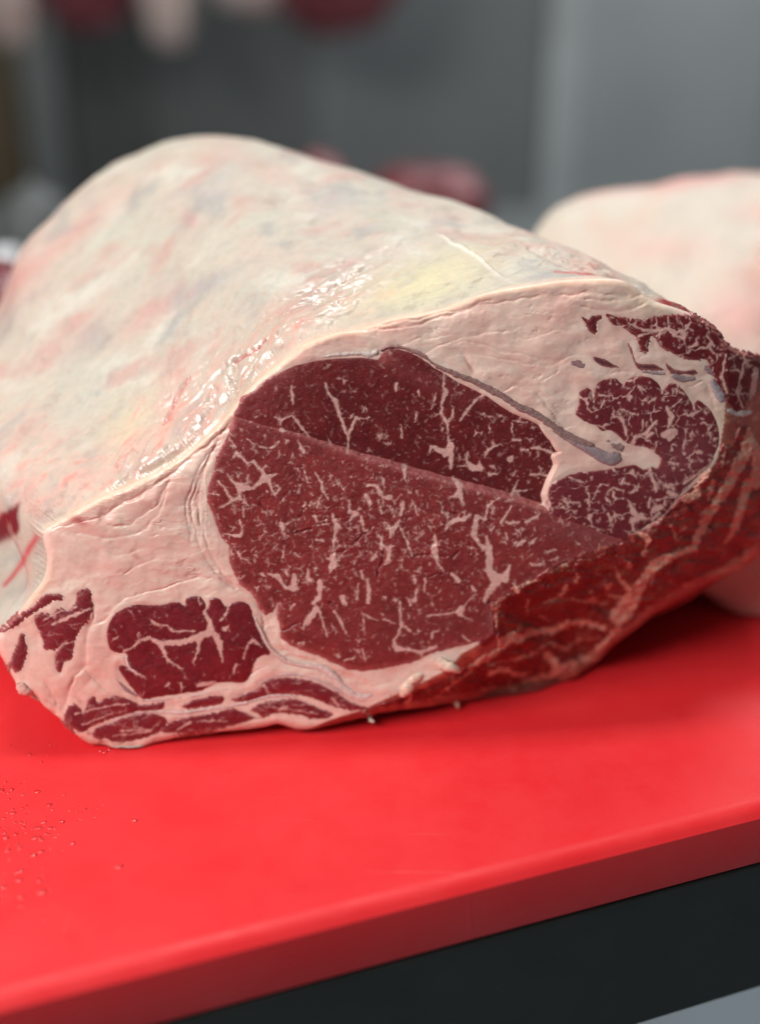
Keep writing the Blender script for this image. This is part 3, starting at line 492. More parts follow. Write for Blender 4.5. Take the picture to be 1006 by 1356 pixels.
cf = mixc(cf, (0.36, 0.075, 0.055), np.where(ins_f, 0.9, 0)); cf = mixc(cf, (0.60, 0.27, 0.17), np.where(ins_f, .8 * ss(0, .5, n2 + n1), 0)); cf = mixc(cf, (0.19, 0.02, 0.022), ss(9, 4, pdist(fx, fy, [(640,850),(657,836),(655,812),(652,800),(690,780),(735,753),(800,728),(832,715),(870,702),(905,662),(930,640)])))
wetf = np.clip(0.25 + 0.9 * fbm(fx / 40, fy / 30, 91, 3) + 0.5 * blob(fx, fy, 480, 915, 40, 20) + .6 * blob(fx, fy, 975, 550, 25, 18), 0, 1)
FF = grid_faces(NR, NT, True)
mesh_obj('cut_fat', PF, FF[:, ::-1], M_FAT, beef, cf, {'wet': wetf})

# fat cap: control net of paths running back from the rim
PATH = {8: [(-10,640,.030),(-60,570,.07),(-100,510,.12),(-120,490,.17),(-110,490,.24)],
 10: [(70,590,.030),(28,520,.065),(-5,455,.11),(-14,428,.16),(-20,432,.24)],
 11: [(118,572,.030),(78,495,.065),(35,400,.11),(28,335,.16),(60,335,.25)],
 14: [(250,490,.030),(215,410,.07),(165,305,.12),(128,237,.17),(150,245,.26)],
 17: [(320,430,.030),(285,345,.07),(240,255,.12),(210,193,.18),(225,210,.27)],
 19: [(380,390,.030),(350,315,.07),(310,235,.12),(286,180,.18),(285,200,.27)],
 22: [(500,372,.030),(470,310,.07),(425,245,.115),(380,199,.165),(370,220,.26)],
 24: [(625,352,.025),(595,315,.06),(550,274,.10),(500,238,.15),(470,250,.25)],
 26: [(745,348,.020),(722,327,.045),(684,304,.08),(634,284,.12),(580,300,.22)],
 28: [(842,380,.012),(825,367,.025),(800,353,.045),(770,350,.09),(700,350,.2)],
 31: [(916,418,.010),(900,412,.025),(880,404,.045),(850,410,.09),(780,410,.2)],
 34: [(963,462,.012),(955,460,.03),(940,457,.05),(920,465,.1),(860,470,.2)],
 37: [(1036,503,.015),(1028,510,.03),(1015,520,.06),(1000,540,.1),(950,550,.2)],
 39: [(1040,640,.015),(1030,630,.03),(1015,620,.06),(1000,620,.1),(950,620,.2)]}
NCR = 5
rim_w = Dw.reshape(NR, NT)[-1]; RIMP = PF.reshape(NR, NT, 3)[-1]
net = []; net_s = []
back_d = [.012, .035, .075, .13, .22]
for i in range(len(RIM)):
    k = int(round(ctrl_s[i] * NT)) % NT; p0 = RIMP[k]
    if i in PATH:
        row = [p0] + [world(np.array(float(x)), np.array(float(y)), rim_w[k] + dw) for x, y, dw in PATH[i]]
    elif 41 <= i <= 79 and i % 3 == 0:
        row = [p0] + [p0 * [1, 1, 0] + BH * d + np.array([0.012 * d / .2 * (1 if p0[0] < 0 else -1), 0, max(0.0015, p0[2] * (1 - d / .06))]) for d in back_d]
    elif i in (0, 4):
        row = [p0] + [p0 + BH * d + np.array([-0.25 * d, 0, d * 0.05 * (i > 0)]) for d in back_d]
    else: continue
    net.append(row); net_s.append(ctrl_s[i])
net = np.array(net); net_s = np.array(net_s)
def periodic_cubic(s, S_, Vv):               # Catmull-Rom over non-uniform knots (finite-difference tangents), periodic
    n = len(S_); Se = np.concatenate([S_[-2:] - 1, S_, S_[:2] + 1]); Ve = np.concatenate([Vv[-2:], Vv, Vv[:2]])
    i = np.clip(np.searchsorted(Se, s, side='right') - 1, 1, len(Se) - 3)
    h = (Se[i + 1] - Se[i])[:, None, None]; t_ = ((s - Se[i])[:, None, None]) / h
    m0 = (Ve[i + 1] - Ve[i - 1]) / (Se[i + 1] - Se[i - 1])[:, None, None] * h; m1 = (Ve[i + 2] - Ve[i]) / (Se[i + 2] - Se[i])[:, None, None] * h
    return (2*t_**3 - 3*t_**2 + 1) * Ve[i] + (t_**3 - 2*t_**2 + t_) * m0 + (-2*t_**3 + 3*t_**2) * Ve[i + 1] + (t_**3 - t_**2) * m1
dense = periodic_cubic(sv, net_s, net)       # NT x 6 x 3
ROWS = 210
tt = np.linspace(0, NCR, ROWS)
def rowspline(t):
    out = []
    K = dense.shape[1]
    for tv in t:
        i = min(int(tv), K - 2); f = tv - i; g = lambda k: dense[:, min(max(k, 0), K - 1)]
        p0, p1, p2, p3 = g(i - 1), g(i), g(i + 1), g(i + 2)
        if i == 0: p0 = 2 * p1 - p2
        if i == K - 2: p3 = 2 * p2 - p1
        out.append(0.5 * (2*p1 + (p2-p0)*f + (2*p0-5*p1+4*p2-p3)*f*f + (3*p1-p0-3*p2+p3)*f**3))
    return np.array(out)
SH = rowspline(tt)
fix = (RIMP - SH[0])[None] * (np.exp(-(tt / 0.18)**2))[:, None, None]; SH = SH + fix
du = np.roll(SH, -1, 1) - np.roll(SH, 1, 1); dv = np.gradient(SH, axis=0)
nrm = np.cross(dv, du); nrm /= np.linalg.norm(nrm, axis=2)[..., None] + 1e-12
cz = SH.mean((0, 1)); 
if (nrm[60, :, :] * (SH[60] - SH[60].mean(0))).sum() < 0: nrm = -nrm
arc_s = np.cumsum(np.linalg.norm(np.diff(SH[40], axis=0, append=SH[40][:1]), axis=1))[None].repeat(ROWS, 0)
arc_t = np.cumsum(np.linalg.norm(np.diff(SH, axis=0, prepend=SH[:1]), axis=2), axis=0)
A, B = arc_s * 1000, arc_t * 1000            # millimetres
spx, spy = project(SH.reshape(-1, 3)); spx = spx.reshape(A.shape); spy = spy.reshape(A.shape)
fade = ss(0, 5, B)
warp = 6 * fbm(A / 30, B / 30, 201, 2)
streak = fbm((A + 0.5 * B + warp) / 16, (B - .3 * A + warp) / 5.5, 205, 4)
wetz = np.clip(blob(spx, spy, 425, 395, 85, 30, -28) * 1.2 + blob(spx, spy, 285, 530, 75, 40, -38) * 1.2 + blob(spx, spy, 180, 625, 60, 14, -25) * 0.9 + .7 * blob(spx, spy, 350, 460, 60, 30, -40), 0, 1)
disp = 0.0052 * fbm(A / 48, (B - .4 * A) / 36, 211, 3) + .0006 * fbm(A / 14, B / 8, 213, 3) + 0.0003 * streak + 0.0006 * fbm((A + B * .5 + warp) / 15, (B - A * .35 + warp) / 5.5, 217, 4) - 0.0006 * np.exp(-(fbm((A + warp * 2) / 30, (B - A * .4 + warp) / 14, 219, 3) / .03)**2) * ss(0, .4, fbm(A / 40, B / 40, 220, 2)) + wetz * (0.0008 * fbm((A + B * .6 + warp) / 14, (B - A * .3 + warp) / 6.0, 215, 3) + .0006 * streak)
grooves = -0.0011 * np.exp(-((fbm((A + warp) / 34, (B + warp) / 13, 221, 3)) / 0.035)**2) * (0.35 + 0.65 * wetz)
# the traced long scars and slits
for p, wd, dp in [([(309,480),(320,473),(330,468),(340,460),(352,451)],2,.0010),([(560,305),(610,330),(668,364)],1.6,-.0007),([(700,330),(760,350),(800,362),(812,364)],3,.0009),([(250,500),(232,528),(215,560)],2.5,.0011),([(150,575),(190,560),(225,555)],2.2,.0009),([(300,500),(310,520),(310,540)],2.5,.0012)]:
    disp -= dp * np.exp(-(pdist(spx, spy, p) / wd)**2)
near = np.where(np.arange(ROWS)[:, None] < 140, 1.0, 0.5)
calm = 1 - 0.9 * ss(75, 30, spx) * ss(600, 650, spy)
SH2 = SH + nrm * ((disp + grooves) * fade * near * calm)[..., None]
SH2[..., 2] = np.maximum(SH2[..., 2], 0.0012)
x, y = spx.ravel(), spy.ravel(); a_, b_ = A.ravel(), B.ravel(); st = streak.ravel()
c = np.tile(np.array([0.47, 0.435, 0.36]), (len(x), 1))
m1 = fbm(a_ / 40, b_ / 30, 231, 4); m2 = fbm(a_ / 12, b_ / 9, 235, 3)
c = mixc(c, (0.50, 0.40, 0.335), 0.35 + 1.1 * m1); c = mixc(c, (0.56, 0.535, 0.46), 0.7 * ss(.0, .5, fbm((a_ + b_) / 50 + 9, (b_ - .5 * a_) / 32, 241, 4))); c = mixc(c, (0.48, 0.315, 0.27), 0.85 * ss(.05, .5, fbm((a_ + b_) / 42 + 5, (b_ - .5 * a_) / 24, 245, 4))); c = mixc(c, (0.345, 0.325, 0.30), 0.85 * ss(.12, .5, fbm(a_ / 34, (b_ - .3 * a_) / 24, 249, 4)))  # random blotches; the grey and pink ones put mid-scale shading into the colour
c = mixc(c, (0.58, 0.515, 0.32), 0.85 * blob(x, y, 560, 375, 95, 28, -20) + .5 * blob(x, y, 170, 560, 50, 25, -40))
pinkz = np.clip(blob(x, y, 230, 560, 130, 50, -38) + blob(x, y, 90, 640, 70, 30, -25) + 0.8 * blob(x, y, 400, 430, 90, 35, -28) + .5 * blob(x, y, 30, 600, 60, 60) + .9 * blob(x, y, 780, 350, 60, 14, 25), 0, 1)
c = mixc(c, (0.70, 0.36, 0.29), pinkz * (0.32 + 0.45 * ss(-.2, .45, st)))
c = mixc(c, (0.60, 0.15, 0.13), pinkz * 0.42 * ss(0.15, 0.6, st + 0.3 * m2))
c = mixc(c, (0.54, 0.27, 0.24), 0.7 * blob(x, y, 10, 370, 70, 40, -45) + 0.5 * blob(x, y, 110, 300, 90, 14, -40) + .5 * blob(x, y, 250, 290, 14, 12) + .6 * blob(x, y, 430, 212, 26, 9, 25) + .35 * blob(x, y, 330, 215, 60, 14, 25) + .4 * blob(x, y, 190, 425, 50, 14, -40) + .35 * blob(x, y, 100, 440, 70, 25, -40))
c = mixc(c, (0.36, 0.33, 0.335), 0.6 * blob(x, y, 280, 378, 38, 12, -25) + .5 * blob(x, y, 235, 395, 14, 22, 15) + .5 * blob(x, y, 450, 265, 40, 14, -5) + .4 * blob(x, y, 290, 240, 20, 30, 30) + .35 * ss(.3, .6, m1) * ss(450, 350, y))
c = mixc(c, (0.72, 0.68, 0.60), 0.8 * blob(x, y, 612, 333, 62, 1.6, 30))
c = mixc(c, (0.50, 0.10, 0.09), 0.8 * np.exp(-(pdist(x, y, [(309,480),(320,473),(330,468),(340,460),(352,451)]) / 2)**2) + .8 * np.exp(-(pdist(x, y, [(735,358),(770,362),(800,362),(815,366)]) / 2.5)**2) + .6 * np.exp(-(pdist(x, y, [(250,500),(232,528),(215,560)]) / 2)**2))
# the dark lean showing on the left flank and the red stripe beside it, the lean along the right top edge
c = mixc(c, (0.16, 0.014, 0.02), ss(9, 0, np.abs(y - (700 - 0.55 * x)) - 14 + 5 * m2) * ss(30, 22, x + 4 * m2))
c = mixc(c, (0.50, 0.06, 0.07), 0.9 * np.exp(-(pdist(x, y, [(50,712),(40,725),(30,745),(15,765),(6,775)]) / np.interp(y, [700, 740, 780], [5, 4.5, 2]))**2))
c = mixc(c, ORNG, 0.5 * ss(4.5, 0.2, b_) * ss(720, 690, y))
c = mixc(c, (0.30, 0.03, 0.035), ss(862, 880, x) * ss(0.1, -0.25, m2 - .4))
c = mixc(c, (0.24, 0.035, 0.03), ss(700, 780, y) * ss(380, 470, x))
vein = fbm((a_ + 2 * warp.ravel()) / 26, (b_ - .4 * a_ + warp.ravel()) / 10, 251, 4)
c = mixc(c, (0.50, 0.22, 0.19), 0.6 * np.exp(-(vein / .035)**2) * ss(-.05, .35, fbm(a_ / 35, b_ / 35, 253, 2)) * (0.35 + pinkz)); c = mixc(c, (0.40, 0.355, 0.30), 0.45 * ss(.1, .45, fbm((a_ + b_) / 24, (b_ - .5 * a_) / 12, 255, 4)) * (1 - .6 * pinkz))
wet = np.clip(wetz.ravel() + 0.25 * ss(.1, .5, m1) - .1, 0, 1)
SF = grid_faces(ROWS, NT, True)
Vc = np.concatenate([SH2.reshape(-1, 3), SH2[-1].mean(0)[None]])
last = (ROWS - 1) * NT
capF = np.array([[last + j, last + (j + 1) % NT, len(Vc) - 1, len(Vc) - 1] for j in range(NT)])
c = np.vstack([c, c[-1:]]); wet = np.append(wet, 0)
me_o = mesh_obj('fat_cap', Vc, SF, M_CAP, beef, c, {'wet': wet})
# rear end closed with its own lean face
rp = np.concatenate([SH2[-1] + (SH2[-1].mean(0) - SH2[-1]) * f + BH * 0.02 * math.sin(f * 1.57) for f in np.linspace(0, 0.999, 12)])
mesh_obj('rear_face', rp, grid_faces(12, NT, True), M_LEAN, beef, np.tile((0.2, 0.03, 0.03), (len(rp), 1)), {'wet': np.zeros(len(rp))})

# ------------------------------------------------------------------ muscles
FATC = np.array([0.70, 0.42, 0.37])
def muscle(poly, lean_c, label=None, name='muscle', rag=1.3, reach=5, stepped=0, step=1.0, net=0, edge_pink=0.0, fatc=FATC, crack=0, wamp=2.2, fth=0, lean2=None, patches=(), bundle=0, edge=.6, lift=0.0, feather=0, ew=2.4, brown=0, rough=0, fmax=1.0, thick=0.0004, wetk=0.25):
    P = SM[id(poly)]; gx = np.arange(P[:, 0].min() - 8, P[:, 0].max() + 8, step); gy = np.arange(P[:, 1].min() - 8, P[:, 1].max() + 8, step)
    X, Y = np.meshgrid(gx, gy); sh = X.shape; X = X.ravel(); Y = Y.ravel()
    X = X + 0.0; d = sdf(X, Y, P, 40) + rag * fbm(X / 6, Y / 6, 301, 3) + rag * 0.8 * fbm(X / 17, Y / 17, 305, 2)
    if feather: d = d + feather * fbm((X + .7 * Y) / 16, (Y - .7 * X) / 3.2, 309, 3) * ss(-14, -1, d)
    D = depth(X, Y)
    if stepped: D = D + step_off(X, Y)
    bulge = np.where(d < 0, thick * (1 - np.exp(d / 2.2)) + 0.0006 * (1 - np.exp(d / 14)), -d * 0.00055)
    sx = X + wamp * fbm(X / 6.5, Y / 6.5, 311, 3); sy = Y + wamp * fbm(X / 6.5, Y / 6.5, 315, 3)
    n3 = 0.26 * fbm(X / 7, Y / 7, 318, 2) + 0.09 * fbm(X / 2.6, Y / 3, 319, 3); f = 0.95 * ss(0.30, 0.68, sample(FATMAP, sx, sy) - fth + n3)
    f = np.maximum(f, sample(FLECK, X + 1.5 * fbm(X / 3, Y / 3, 321, 2), Y + 1.5 * fbm(X / 3, Y / 3, 325, 2)))
    if net:
        sc = net; q1, q2 = worley((X + 6 * fbm(X / 11, Y / 11, 331, 3)) / sc, (Y + 6 * fbm(X / 11, Y / 11, 335, 3)) / (sc * .72), 341)
        th = 0.03 + 0.24 * fbm(X / 18, Y / 18, 345, 3); f = np.maximum(f, 0.88 * ss(th + .05, th - 0.05, q2 - q1))
    grain = fbm(X / 3.2, Y / 2.4, 351, 3); big = fbm(X / 45, Y / 30, 355, 3)
    h = lift + bulge + 0.00008 * grain + 0.00016 * fbm(X / 9, Y / 6, 357, 3) + 0.00006 * f
    if crack:
        cr = sample(CRACK, X + 3 * fbm(X / 9, Y / 9, 371, 3), Y + 3 * fbm(X / 9, Y / 9, 375, 3))
        zone = np.exp(-((X - 490) / 150)**2 - ((Y - 715) / 75)**2)
        h = h - 0.0009 * cr + zone * 0.00055 * fbm(X / 16, Y / 9, 377, 3)
    fib = fbm((X + .25 * Y) / 7, (Y - .25 * X) / 1.8, 353, 3)
    base = np.tile(np.asarray(lean_c, float), (len(X), 1))
    if bundle:
        bx = X + 4 * fbm(X / 12, Y / 12, 395, 2); by = Y + 4 * fbm(X / 12, Y / 12, 397, 2); q1, q2 = worley(bx / bundle, by / (bundle * .75), 399)
        base = base * (1 + 0.30 * (_h(np.floor((bx + 3 * q1) / bundle), np.floor((by + 3 * q1) / bundle), 7) - 0.5) * 0.6 + 0.22 * (0.5 - q1) + 0.22 * ss(.12, .0, q2 - q1) * ss(-.2, .4, fbm(X / 20, Y / 20, 396, 2)))[:, None]
    if lean2 is not None: base = mixc(base, lean2, ss(450, 345, X + 0.25 * (Y - 560)))
    c = base * np.maximum(0.3, 1 + 0.26 * big + 0.20 * grain + 0.16 * fib)[:, None]
    for cx, cy, rx, ry, an, co, am in patches: c = mixc(c, np.array(co) * (1 + .25 * fib)[:, None], am * blob(X, Y, cx, cy, rx, ry, an) * (0.75 + .5 * fbm(X / 12, Y / 6, 365, 3)))
    if brown: c = mixc(c, (0.26, 0.085, 0.05), brown * ss(-.05, .5, fbm(X / 28, Y / 20, 363, 4)))
    c = mixc(c, np.asarray(lean_c) * [1.45, 1.9, 1.8], 0.35 * ss(.05, .6, fbm(X / 10, Y / 7, 361, 3)))
    c = mixc(c, (0.48, 0.17, 0.155), edge * ss(-ew, 0.4, d + 1.2 * fbm(X / 4, Y / 4, 367, 2)))
    if edge_pink: c = mixc(c, (0.46, 0.13, 0.13), edge_pink * ss(-9, 0, d))
    fc = np.asarray(fatc) * (1 + 0.08 * grain)[:, None]
    fc = fc * (0.80 + 0.24 * np.clip(f, 0, 1))[:, None]
    c = c + (fc - c) * (fmax * np.clip(f, 0, 1))[:, None]
    if rough: h = h + rough * (fbm(X / 26, Y / 16, 391, 4) + 0.5 * np.abs(fbm((X + Y) / 40, (Y - .5 * X) / 12, 393, 3)))
    V = world(X, Y, D - h); V[:, 2] = np.maximum(V[:, 2], 0.0013)
    F = grid_faces(*sh); keep = d[F].min(1) < reach
    wt = np.clip(wetk + 0.7 * fbm(X / 30, Y / 22, 381, 3), 0, 1)
    V, F, c, wt = compact(V, F[keep], c, wt)
    o = mesh_obj(name, V, F[:, ::-1], M_LEAN, beef, c, {'wet': wt})
    if label: o['label'] = label
    return o
muscle(EYE_L, (0.215, 0.028, 0.027), 'large heavily marbled eye muscle with cracked centre', reach=12, crack=1, bundle=11, patches=[(785,712,70,16,18,(.30,.085,.09),.75),(510,745,120,42,-5,(.25,.034,.036),.6),(330,600,40,40,0,(.17,.022,.026),.6),(560,830,90,30,0,(.185,.034,.038),.5)], edge_pink=0.45)  # first patch paints a pink sheen into the lean colour
muscle(EYE_U, (0.130, 0.011, 0.013), 'darker recessed upper part of the eye muscle', lean2=(0.195, 0.023, 0.024), stepped=1, reach=2.5, bundle=12, patches=[(560,502,60,13,24,(.27,.055,.06),.65),(512,474,10,8,0,(.42,.11,.10),.8),(690,610,50,30,20,(.15,.02,.024),.5)], edge_pink=0.1)  # shade of the recessed step is put into this darker lean colour
muscle(RIGHT, (0.160, 0.020, 0.026), 'marbled right hand muscle with netted fat', net=27, patches=[(905,605,45,28,-20,(.25,.075,.09),.6)])  # the patch paints a pinkish sheen into the muscle colour
muscle(TOPR, (0.150, 0.014, 0.018), 'dark streaked lean along the top right edge', net=38, rag=2, bundle=10, feather=4.5, ew=4)
muscle(TOPR_A, (0.140, 0.014, 0.018), thick=0.0002, rag=1.5, feather=3.5, ew=4)
for p in DARK: muscle(p, (0.110, 0.032, 0.038), 'thin dark purple lean streak', thick=0.00015, rag=1.2, feather=2.2, ew=4, edge=.8, reach=1.5)
muscle(LOWL, (0.165, 0.012, 0.018), 'deep red oval muscle at the lower left', bundle=14, wetk=.45)
for p in (FARL, FARL2, FARL3): muscle(p, (0.190, 0.018, 0.025), rag=2, feather=4, ew=4, thick=0.0004)
for p in (STR_A, STR_A2, STR_B, STR_C, STR_D): muscle(p, (0.190, 0.018, 0.026), rag=1.8, feather=2.5, ew=3.5, thick=0.0004, wetk=.5)
muscle(UNDER, (0.205, 0.024, 0.020), 'dark red receding underside with fat seams', rag=3, wamp=5, fth=.02, fmax=1, brown=.6, rough=.0032, fatc=(0.66, 0.31, 0.23), wetk=.5)

# ------------------------------------------------------------------ cartilage, membranes, scraps
def ribbon(name, pts, ws, colr, lift=0.0006, stepped=0, mat=M_MEMB, nseg=5, var=0.15, label=None):
    P = catmull(pts, nseg, False); W = np.interp(np.linspace(0, 1, len(P)), np.linspace(0, 1, len(ws)), ws)
    T = np.gradient(P, axis=0); T /= np.linalg.norm(T, axis=1)[:, None]; Nn = np.stack([-T[:, 1], T[:, 0]], 1)
    K = 9; u = np.linspace(-1, 1, K); px = []; py = []; ll = []
    for k in range(K):
        jit = 0.12 * fbm(P[:, 0] / 8, P[:, 1] / 8, 401 + (k > 4), 2)
        q = P + Nn * (W / 2 * (u[k] + jit))[:, None]; px.append(q[:, 0]); py.append(q[:, 1]); ll.append(np.full(len(P), 0.6 * lift * (1.0 - 2.6 * u[k]**2) ) * np.minimum(1, W / 3))
    px = np.array(px); py = np.array(py); D = depth(px.ravel(), py.ravel())
    if stepped: D = D + step_off(px.ravel(), py.ravel()) * 0.0
    fb = 0.00065
    V = world(px.ravel(), py.ravel(), D - np.array(ll).ravel() - fb)
    nn = fbm(px.ravel() / 5, py.ravel() / 3, 411, 3)
    o = mesh_obj(name, V, grid_faces(K, len(P)), mat, beef, np.asarray(colr) * (1 + var * nn + var * 0.8 * fbm((px.ravel() + py.ravel()) / 2.5, (py.ravel() - px.ravel()) / 9, 415, 2))[:, None], {'wet': np.full(len(V), .6)})
    if label: o['label'] = label
    return o
def plate(name, pts, ws, colr, label=None, **kw):
    """ragged flat strip lying flush in the cut face"""
    P = catmull(pts, 4, False); W = np.interp(np.linspace(0, 1, len(P)), np.linspace(0, 1, len(ws)), ws)
    T = np.gradient(P, axis=0); T /= np.linalg.norm(T, axis=1)[:, None]; Nn = np.stack([-T[:, 1], T[:, 0]], 1)
    poly = np.concatenate([P + Nn * W[:, None] / 2, (P - Nn * W[:, None] / 2)[::-1]]); SM[id(poly)] = poly; KEEP.append(poly)
    a = dict(rag=0.9, thick=0.00025, fmax=0.25, edge=.35, wetk=.5, reach=2.0, name=name, step=0.8); a.update(kw)
    return muscle(poly, colr, label, **a)
KEEP = []
GREY = (0.27, 0.165, 0.15); LAV = (0.34, 0.26, 0.27); SILV = (0.66, 0.50, 0.47)
plate('cartilage', [(504,464),(513,460),(527,459),(543,463),(560,471),(576,483),(592,491),(612,499),(630,506),(648,516),(666,525),(684,537),(702,545),(718,553),(730,563),(746,575),(764,584),(784,592)], [2,2,3,3,3,3,5,6,6,7,6,7,8,8,9,10,10,7], GREY, 'thin grey cartilage strip above the eye muscle', lift=0.0007, rag=1.5, feather=1.5)
plate('cartilage', [(747,580),(768,590),(785,598),(800,606),(812,607),(821,605)], [2,7,12,15,16,8], (0.33, 0.25, 0.265), lift=0.0007)
plate('cartilage', [(791,584),(802,584),(814,589),(824,594)], [6,10,11,7], (0.33, 0.20, 0.19), rag=1.6)
plate('cartilage', [(755,481),(764,482),(772,486),(780,491)], [5,12,11,4], (0.30, 0.17, 0.17), rag=1.6)
plate('cartilage', [(850,492),(866,494),(880,495)], [2,5,3], LAV)
plate('cartilage', [(889,497),(902,501),(920,501)], [4,8,4], LAV, rag=1.4)
plate('cartilage', [(931,487),(938,490),(945,497)], [6,9,5], (0.30, 0.20, 0.215), rag=1.4)
plate('cartilage', [(941,503),(948,514),(953,525),(957,533)], [6,12,13,6], (0.34, 0.29, 0.315), 'bluish oval cartilage knob near the right edge', thick=0.0008)
plate('membrane', [(962,543),(972,547),(984,548),(996,545)], [5,10,9,5], (0.62, 0.58, 0.54), rag=2)  # silver glitter put into the pale colour of this plate
plate('membrane', [(188,928),(210,927),(232,925),(260,921),(285,916),(305,913),(325,913),(337,912),(346,903),(362,896),(384,893),(408,896),(430,904),(446,914),(455,920)], [2,3,3,4,4,4,3,3,4,4,5,4,4,3,2], SILV, wetk=.8)
plate('membrane', [(150,953),(175,945),(200,942),(220,944),(245,944),(270,940),(300,936),(325,931),(342,926),(362,921),(385,922),(405,924)], [2,3,3,4,5,5,4,4,4,5,4,2], SILV, wetk=.8)
plate('membrane', [(338,818),(345,834),(352,850),(362,863),(380,876),(402,882),(425,884),(440,894),(452,909),(464,919),(478,924),(492,920)], [2,3,4,4,4,5,8,9,10,11,10,4], (0.72, 0.56, 0.51), wetk=.9)
plate('membrane', [(168,869),(170,880),(176,888),(186,893),(194,898)], [2,3,4,4,2], SILV, wetk=.9, lift=.0006)
plate('membrane', [(152,897),(160,906),(170,915),(182,922)], [2,5,6,3], (0.30, 0.17, 0.17))
plate('membrane', [(400,477),(430,472),(458,469),(478,468),(488,470),(497,467),(500,462)], [2,3,5,7,9,8,3], (0.68, 0.57, 0.52), rag=1.6, thick=.0005)
def shred(pts, r, colr, wds):
    """small ragged scrap of fat standing off the cut edge"""
    P = np.array([world(np.array(float(x)), np.array(float(y)), wd) for (x, y), wd in zip(pts, wds)]); P = catmull(P, 5, False)
    n = len(P); K = 8; V = []
    for i in range(n):
        t_ = P[min(i + 1, n - 1)] - P[max(i - 1, 0)]; t_ /= np.linalg.norm(t_); a = np.cross(t_, NB); a /= np.linalg.norm(a); b = np.cross(t_, a)
        rad = r * MM * math.sin(math.pi * (0.12 + 0.83 * i / (n - 1)))**0.7
        for k in range(K):
            an = 2 * math.pi * k / K; q = rad * (1 + 0.32 * math.sin(3 * an + i * 1.7) * math.sin(i * 2.1))
            V.append(P[i] + a * math.cos(an) * q + b * math.sin(an) * q * 0.6)
    V = np.array(V); V[:, 2] = np.maximum(V[:, 2], 0.0012); nc = np.array(colr) * (1 + .15 * np.sin(np.arange(len(V))))[:, None]
    return mesh_obj('fat_scrap', V, grid_faces(n, K, True), M_FAT, beef, nc, {'wet': np.full(len(V), .4)})
dB = lambda x, y: float(w_of(board_pt(np.array(float(x)), np.array(float(y)), 0.003)))
dF = lambda x, y: float(depth(np.array([float(x)]), np.array([float(y)]))[0])
shred([(488,943),(491,948),(490,953),(495,956)], 3.5, (0.7, 0.64, 0.52), [dB(488,943) - .004, dB(491,948) - .003, dB(490,953) - .003, dB(495,956) - .003])
shred([(578,872),(588,880),(598,884),(609,890)], 8, (0.74, 0.55, 0.44), [dF(578,872) - .001, -.002, -.003, -.002])
shred([(548,900),(541,910),(534,918),(530,922)], 8, (0.72, 0.48, 0.38), [.001, -.001, .0, .001])
shred([(518,912),(514,918),(513,922)], 5, (0.72, 0.46, 0.36), [.001, .0, .002])
shred([(560,893),(548,900),(540,905)], 6, (0.74, 0.50, 0.40), [.0, -.001, -.001])
shred([(25,905),(32,914),(42,916)], 7, (0.72, 0.42, 0.36), [dF(25,905) - .001] * 3)
shred([(602,930),(606,934),(605,938)], 3, (0.6, 0.36, 0.28), [dB(602,930) - .003] * 3)

# ================================================================== SECOND BEEF, behind on the right
beef2 = empty('beef_primal', world(np.array(1060.), np.array(780.), .11) * [1, 1, 0])
tag(beef2, 'blurred second beef primal showing pale fat behind the cut one on the right', 'raw beef')
def loft(name, rows, mat, parent, colfn, nt=260, nr=120, noise_a=0.003, seed=0):
    CN = np.array([catmull(np.array([world(np.array(float(x)), np.array(float(y)), wd) for x, y in r]), nt // len(r), True) for r, wd in rows])
    K = len(CN); out = []
    for tv in np.linspace(0, K - 1, nr):
        i = min(int(tv), K - 2); f = tv - i; g = lambda k: CN[min(max(k, 0), K - 1)]
        p0, p1, p2, p3 = g(i - 1), g(i), g(i + 1), g(i + 2)
        out.append(0.5 * (2*p1 + (p2-p0)*f + (2*p0-5*p1+4*p2-p3)*f*f + (3*p1-p0-3*p2+p3)*f**3))
    G = np.array(out); n = G.shape[1]
    ctr = G.mean(1, keepdims=True); rad = (G - ctr) / (np.linalg.norm(G - ctr, axis=2)[..., None] + 1e-9)
    I, J = np.meshgrid(np.arange(n) / n * 26, np.linspace(0, 14, nr))
    G = G + rad * (noise_a * fbm(I, J, seed, 3) * np.sin(np.linspace(0, np.pi, nr))[:, None])[..., None]
    G[..., 2] = np.maximum(G[..., 2], 0.0015)
    V = G.reshape(-1, 3); px, py = project(V)
    return mesh_obj(name, V, grid_faces(nr, n, True), mat, parent, colfn(px, py, I.ravel(), J.ravel()), {'wet': np.full(len(V), .02)})
def fatcol(px, py, i, j):
    c = np.tile(np.array([0.56, 0.49, 0.41]), (len(px), 1)); m1 = fbm(i / 1.5, j / 1.5, 501, 3)
    c = mixc(c, (0.60, 0.34, 0.28), 0.8 * ss(-.1, .5, m1)); c = mixc(c, (0.66, 0.28, 0.26), .6 * ss(255, 236, py - (900 - px) * .12) + .6 * blob(px, py, 985, 420, 60, 45) + .35 * blob(px, py, 880, 330, 60, 20))
    c = mixc(c, (0.70, 0.33, 0.28), .8 * ss(600, 740, py)); return mixc(c, (0.35, 0.04, 0.05), .8 * ss(.2, .5, m1) * ss(815, 828, py))
def shrink(P, f, dx=0, dy=0):
    P = np.array(P, float); m_ = P.mean(0); return [tuple(m_ + (p - m_) * f + (dx, dy)) for p in P]
q = [(915,752),(925,774),(945,789),(968,812),(1000,832),(1060,842),(1200,832),(1300,800),(1330,730),(1290,670),(1200,620),(1050,600),(960,640),(930,680),(918,720)]
q2 = [(905,735),(922,768),(942,785),(970,808),(1010,826),(1070,832),(1210,822),(1330,780),(1380,660),(1340,540),(1210,470),(1040,450),(930,500),(900,580),(895,680)]
